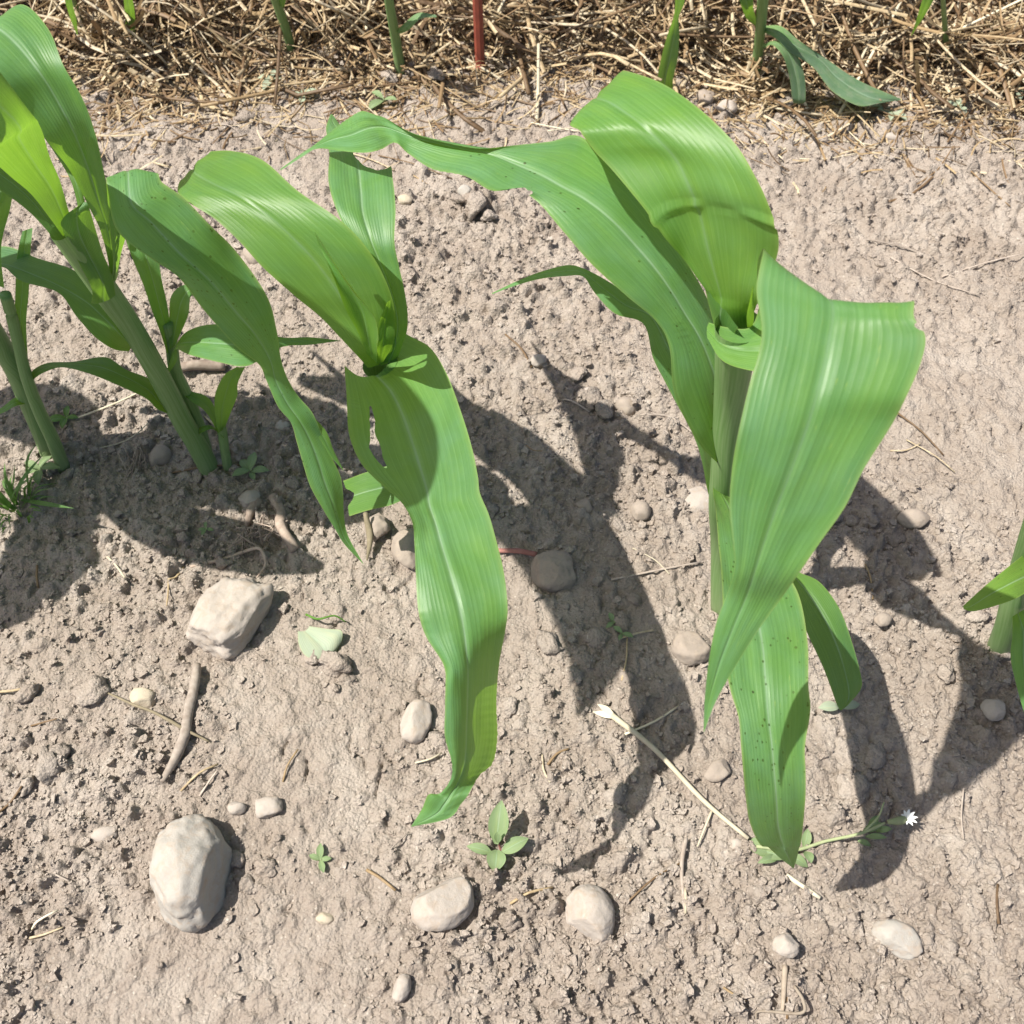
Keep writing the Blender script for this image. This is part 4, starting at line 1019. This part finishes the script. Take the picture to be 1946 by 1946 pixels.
placed_straw(1720, 225, 1940, 90, .006, .004, .10, [(1860, 200, .02)], "curling flat dry leaf strip at the right mulch edge", None, M_DRYLEAF)
placed_straw(935, 115, 1030, 20, .005, .05, .14, None, "stiff yellow straw leaning beside the red stake", None, BR)
placed_straw(865, 130, 960, 172, .005, .02, .01, None, "pale straw at the foot of the red stake", None, BR)
placed_straw(900, 240, 1040, 160, .005, .003, .012, [(960, 205, .006)], "brown dry stem lying before the mulch right of the red stake", None, M_DRYLEAF)
def straw_words(x, y):
    if y < 350: w = "before the mulch, left of the arching leaf" if x < 1200 else "before the mulch, right of the arching leaf"
    elif y < 920 and x > 1600: w = "on the open soil right of the bending leaf"
    elif y < 1200: w = "in the shade round the left plants" if x < 700 else "on the soil between the middle and right plants"
    elif x < 650: w = "on the sunlit soil round the two big stones"
    elif x < 1100: w = "on the soil near the four-leaved seedling"
    else: w = "on the soil below the right plant"
    return "short dry straw " + w, "short straws " + w
for a in ((275, 205, 215, 245), (310, 222, 345, 205), (350, 232, 378, 228), (300, 250, 405, 245), (385, 285, 330, 268), (560, 255, 530, 250), (655, 290, 750, 330), (720, 300, 860, 345), (1010, 245, 1110, 262), (1040, 268, 1120, 250), (520, 270, 600, 300),
          (420, 255, 470, 280), (180, 165, 260, 160), (200, 180, 225, 240), (375, 165, 400, 215), (1480, 290, 1560, 250), (1520, 300, 1625, 300), (1560, 260, 1720, 290), (1700, 250, 1830, 330), (1830, 320, 1913, 405), (1780, 500, 1650, 460),
          (1690, 490, 1860, 565), (1790, 525, 1946, 495), (1740, 340, 1715, 300), (1420, 310, 1500, 330), (1240, 270, 1180, 230), (1850, 270, 1946, 260), (1600, 240, 1640, 290),
          (0, 1322, 74, 1305), (540, 1490, 570, 1432), (65, 1385, 120, 1378), (350, 1510, 420, 1460), (385, 1520, 420, 1475), (100, 1660, 140, 1680), (60, 1770, 120, 1735), (60, 1785, 125, 1765), (0, 1560, 55, 1505),
          (1185, 1405, 1290, 1345), (1180, 1300, 1190, 1215), (1160, 1110, 1330, 1075), (1240, 1205, 1175, 1225), (1825, 1600, 1820, 1510), (1890, 1760, 1888, 1685), (1485, 1840, 1490, 1940), (1370, 1880, 1415, 1905), (1290, 1660, 1300, 1740), (1190, 1720, 1300, 1640),
          (1040, 1460, 1080, 1430), (790, 1455, 840, 1435), (1045, 1495, 1030, 1440), (730, 1640, 780, 1590), (700, 1660, 755, 1700), (970, 1720, 1050, 1690), (1640, 1080, 1655, 1145), (1700, 790, 1790, 870), (1720, 840, 1810, 905), (1690, 860, 1745, 850),
          (1000, 850, 1030, 870), (1060, 760, 1120, 790), (1010, 700, 960, 640), (1270, 1100, 1200, 1050), (325, 1110, 325, 1165), (205, 1060, 245, 1110), (350, 1080, 325, 1110), (75, 1080, 75, 1120), (150, 800, 290, 740), (170, 860, 300, 800), (430, 830, 330, 760), (320, 900, 500, 880)):
    x0, y0, x1, y1 = a
    j = lambda s: rng.uniform(-s, s)
    placed_straw(x0, y0, x1, y1, rng.uniform(.0016, .0034), .0025, .0035, [((x0 + x1) / 2 + j(7), (y0 + y1) / 2 + j(6), .004)], *straw_words(x0, y0), rng.choice([M_STRAW, M_STRAW, M_TWIG, BR]), ns=3)
# the long dry stalk
b = gpt(1135, 1362)
ST = tag(empty("dry_stalk", b), "long pale dry stalk with a split end lying beneath the right plant", "dry stalk")
tube("stem", ST, [gpt(1160, 1372, .006), gpt(1240, 1435, .007), gpt(1330, 1530, .008), gpt(1415, 1604, .006)], [.0032, .0026, .0024, .002], BR, sides=8)
tube("stem", ST, [gpt(1488, 1670, .005), gpt(1552, 1712, .004)], [.0024, .002], BR, sides=8)
tube("stem", ST, [gpt(1350, 1545, .006), gpt(1322, 1615, .004)], [.0014, .0008], BR, sides=6)
for e in ((1133, 1350), (1124, 1366)):
    blade("husk", ST, [gpt(1165, 1376, .006), gpt((1165 + e[0]) / 2, (1376 + e[1]) / 2 - 2, .009), gpt(e[0], e[1], .007)], .007, BR, nu=2, ns=4)
# twigs and roots
def twig(pts, r, label, mat=M_TWIG, lump=.35, name="twig", cat="twig", sides=10, ns=6):
    W = [gpt(x, y, dz) for x, y, dz in pts]; b = W[0].copy()
    v, f, uv = tube_geo(W, r, sides=sides, ns=ns, lump=lump, seed=len(label))
    return tag(add(name, make_mesh(name, v - b, f, mat, uv), loc=b), label, cat)
twig([(379, 1272, .006), (378, 1310, .007), (366, 1360, .007), (360, 1410, .007), (342, 1450, .007), (316, 1495, .006)], [.0042, .0052, .0050, .0055, .0048, .0022], "thick gnarled dry twig beside the cream yellow stone")
twig([(215, 1328, .004), (265, 1352, .012), (310, 1372, .008), (365, 1402, .012), (405, 1420, .004)], [.0010, .0016, .0016, .0016, .001], "thin dark twig crossing the thick gnarled twig", M_DARKDRY, sides=6)
twig([(522, 954, .007), (538, 985, .007), (536, 1005, .008), (548, 1030, .008), (565, 1055, .006)], [.006, .0052, .0068, .0055, .006], "knobbly grey root piece in the left plant's shadow", M_ROOT)
twig([(496, 960, .006), (480, 985, .006), (470, 1005, .004)], [.006, .005, .002], "short splintered root piece beside the angular grey stone", M_ROOT)
twig([(345, 712, .008), (380, 706, .010), (430, 702, .008)], [.0055, .0065, .006], "thick grey stick lying behind the left maize stalk", M_ROOT)
twig([(945, 1052, .006), (985, 1056, .006), (1020, 1060, .006)], [.0028, .003, .0032], "reddish root running to the round brown stone", M_PINK, .15)
twig([(365, 1082, .005), (430, 1068, .008), (475, 1054, .010), (500, 1058, .010), (508, 1080, .012), (490, 1102, .006)], [.0018, .002, .002, .0018, .0016, .001], "curved wiry root looping above the large angular rock", M_ROOT, .2, sides=6)
twig([(1300, 1600, .005), (1292, 1650, .006), (1298, 1735, .004)], [.002, .0022, .0012], "dark upright twig beneath the curved leaf shadow", sides=6)
twig([(1486, 1840, .004), (1482, 1885, .008), (1480, 1925, .004)], [.0026, .0024, .0016], "short straw stub with a loop of dry leaf beneath the conical stone", M_DRYLEAF, .1)
twig([(1500, 1880, .004), (1515, 1910, .010), (1510, 1932, .006), (1440, 1925, .004), (1430, 1940, .003)], [.0014, .0017, .0015, .0011, .0006], "dry leaf strip looped beside the straw stub", M_DRYLEAF, .1, sides=6)
twig([(1215, 800, .006), (1270, 800, .008), (1320, 830, .006)], [.0012, .0016, .001], "thin dark twig left of the right maize stalk", sides=6)
twig([(700, 1000, .02), (706, 1035, .015), (700, 1075, .006)], [.0025, .004, .001], "withered brown leaf hanging below the chewed stub", M_DARKDRY, .3)
# fine root tangle
RTg = tag(empty("root_tangle", gpt(500, 1040)), "tangle of fine dry roots above the large angular rock", "dry roots")
for k in range(16):
    x, y = 505 + rng.uniform(-50, 25), 1035 + rng.uniform(-25, 20)
    tube("root", RTg, [gpt(x, y, .004), gpt(x + rng.uniform(-25, 25), y + rng.uniform(-18, 18), rng.uniform(.008, .022)), gpt(x + rng.uniform(-45, 45), y + rng.uniform(-25, 25), .004)], [.0007, .0008, .0005], M_ROOT, sides=5, ns=5)
RTg = tag(empty("root_tangle", gpt(262, 880)), "wispy dry root tuft between the two left maize plants", "dry roots")
for k in range(16):
    x, y = 262 + rng.uniform(-22, 22), 868 + rng.uniform(-10, 10)
    tube("root", RTg, [gpt(x, y, .008), gpt(x + rng.uniform(-12, 12), y + rng.uniform(0, 18), rng.uniform(.006, .018)), gpt(x + rng.uniform(-22, 22), y + rng.uniform(10, 34), .003)], [.0007, .0008, .0005], M_ROOT, sides=5, ns=5)

# ------------------------------------------------------------------ weeds
def weed_leaf(parent, x0, y0, x1, y1, w, z0, z1, mat=M_WEED, lift=.003, prof=(.18, .85, 1.0, .7, .06)):
    a, b = at(x0, y0, z0), at(x1, y1, z1)
    pts = [a + (b - a) * t + np.array([0, 0, lift * 4 * t * (1 - t)]) for t in (0, .25, .5, .75, 1)]
    return blade("leaf", parent, pts, w, mat, nu=4, ns=4, prof=prof, cup=.10)
b = gpt(960, 1620)
SD = tag(empty("seedling", b), "four-leaved green seedling standing above the egg-shaped stone", "seedling")
tube("stem", SD, [b + np.array([-.004, 0, -.004]), at(948, 1604, .015), at(944, 1592, .03)], [.0012, .0011, .001], M_PINK, sides=8)
weed_leaf(SD, 943, 1604, 953, 1521, .019, .022, .045)
weed_leaf(SD, 945, 1602, 948, 1580, .007, .026, .04)
weed_leaf(SD, 954, 1620, 1004, 1593, .014, .018, .022)
weed_leaf(SD, 934, 1620, 887, 1608, .010, .018, .020)
weed_leaf(SD, 945, 1615, 941, 1657, .018, .018, .016, lift=.004)
# fallen pale leaf
b = gpt(608, 1213)
FLf = tag(empty("fallen_leaf", b), "pale grey-green fallen leaf with a ragged yellow edge on the sunlit soil", "leaf")
leaf_px("blade", FLf, [(566, 1200, 580, 1198, 588, 1190, .012), (568, 1225, 598, 1212, 622, 1195, .016), (580, 1246, 615, 1228, 648, 1198, .017), (600, 1252, 622, 1245, 650, 1215, .013), (625, 1247, 632, 1244, 640, 1236, .008)], M_PALE, nu=6, seed=81)
tube("stem", FLf, [gpt(586, 1180, .010), gpt(610, 1192, .016), gpt(640, 1185, .012), gpt(660, 1190, .006)], [.0014, .0012, .001, .0007], M_YOUNG, sides=6)
# prostrate flowering weed
b = gpt(1500, 1625)
PW = tag(empty("flowering_weed", b), "sprawling weed with a small white flower under the drooping specked leaf", "weed")
M_WSTEM = plain("weed_stem", (.22, .27, .13), (.30, .32, .18), 120)
tube("stem", PW, [gpt(1430, 1618, .006), gpt(1500, 1625, .008), gpt(1560, 1608, .012), gpt(1620, 1598, .016), gpt(1665, 1580, .022)], [.0016, .0017, .0016, .0015, .0012], M_WSTEM, sides=8)
tube("stem", PW, [gpt(1625, 1597, .016), gpt(1650, 1572, .028), gpt(1660, 1545, .03)], [.0012, .001, .0007], M_WSTEM, sides=6)
for x0, y0, x1, y1, w in ((1420, 1600, 1470, 1622, .017), (1430, 1612, 1495, 1632, .014), (1500, 1625, 1535, 1648, .010), (1530, 1618, 1542, 1640, .009), (1528, 1612, 1535, 1575, .009), (1630, 1598, 1655, 1608, .006), (1640, 1580, 1680, 1565, .008), (1645, 1590, 1685, 1592, .006), (1650, 1575, 1668, 1550, .007), (1665, 1580, 1695, 1575, .006), (1480, 1628, 1440, 1640, .008)):
    weed_leaf(PW, x0, y0, x1, y1, w, .012, .010 + rng.uniform(0, .012), M_WEED)
fl = part("flower_head", *tube_geo([gpt(1668, 1580, .022), gpt(1690, 1578, .026), gpt(1700, 1574, .028)], [.002, .0042, .0035], sides=8, ns=3)[:2], M_WSTEM, PW)
for k in range(9):
    an = k / 9 * 6.28
    c0 = gpt(1702, 1572, .028)
    blade("petal", fl, [c0, c0 + np.array([.0045 * math.cos(an) + .002, .0045 * math.sin(an), .003]), c0 + np.array([.008 * math.cos(an) + .003, .008 * math.sin(an), .003])], .003, M_PETAL, nu=1, ns=2)
# grass tuft at the left
b = gpt(35, 975)
GT = tag(empty("grass_tuft", b), "small tuft of green grass in the shade by the left edge", "grass tuft")
for k in range(44):
    a = rng.uniform(0, 6.28); L = rng.uniform(.025, .075); r0 = rng.uniform(0, .022)
    q = b + np.array([math.cos(a) * r0, math.sin(a) * r0, -.003])
    t = q + np.array([math.cos(a) * L * .7, math.sin(a) * L * .6, L * rng.uniform(.2, .9)])
    m = (q + t) / 2 + np.array([0, 0, L * .25])
    blade("blade", GT, [q, m, t], rng.uniform(.002, .0038), M_GRASS, nu=1, ns=4, prof=(.8, 1, .08))
for pts in (((32, 962), (40, 915), (85, 860)), ((20, 970), (30, 930), (62, 905)), ((45, 955), (90, 958), (140, 966)), ((25, 950), (26, 910), (28, 885))):
    W = [gpt(pts[0][0], pts[0][1], 0), at(pts[1][0], pts[1][1], .04), at(pts[2][0], pts[2][1], .05)]
    blade("blade", GT, W, .006, M_GRASS, nu=2, ns=5, prof=(.8, 1, .08))
def small_weed(px, py, label, n, size, mat=M_WEED, up=.4, name="weed_seedling", cat="weed"):
    b = gpt(px, py)
    o = tag(empty(name, b), label, cat)
    tube("stem", o, [b + np.array([0, 0, -.003]), b + np.array([.001, 0, size * up])], [.0009, .0007], M_WSTEM, sides=6, ns=2)
    for k in range(n):
        a = 6.28 * k / n + rng.uniform(-.4, .4); L = size * rng.uniform(.6, 1.1)
        q = b + np.array([0, 0, size * up * rng.uniform(.5, 1)])
        t = q + np.array([math.cos(a) * L, math.sin(a) * L, rng.uniform(-.2, .5) * L * up])
        blade("leaf", o, [q, q + (t - q) * .3 + np.array([0, 0, L * .1]), q + (t - q) * .65 + np.array([0, 0, L * .12]), t], L * .45, mat, nu=3, ns=3, prof=(.15, .9, 1, .1), cup=.1)
    return o
small_weed(478, 900, "lobed green weed seedling to the right of the left maize stalk's foot", 5, .022)
small_weed(395, 1012, "tiny faint weed seedling in the left plant's shadow", 4, .012)
small_weed(1690, 222, "dusty grey broad-leaved weed at the straw edge beside the limp leaf", 6, .030, M_PALE)
small_weed(1815, 215, "pale three-leaved weed at the right end of the straw edge", 4, .026, M_PALE)
small_weed(1920, 180, "dusty round-leaved weed in the straw shade at the far right corner", 5, .034, M_PALE)
small_weed(730, 205, "small green weed before the straw left of the red stake", 3, .028)
small_weed(520, 160, "grey-green weed wilting among straw bits below a green stalk", 6, .026, M_PALE)
small_weed(580, 195, "flattened pale weed on the soil in front of the straw", 4, .024, M_PALE)
small_weed(1590, 1352, "small pale weed leaf beneath the short low leaf of the right plant", 2, .022, M_PALE, .3)
small_weed(1180, 1215, "tiny dark weed among clods in the middle shadow", 3, .012)
small_weed(612, 1640, "withered small sprig lying between clods above the yellowish pebble", 4, .014)
small_weed(1165, 1190, "small shaded weed seedling right of the round brown stone", 3, .012)
small_weed(130, 800, "narrow green weed at the foot of the slim stalks", 4, .022, M_GRASS)
small_weed(85, 905, "seedling with pointed leaves beside the grass tuft", 5, .024, M_WEED)
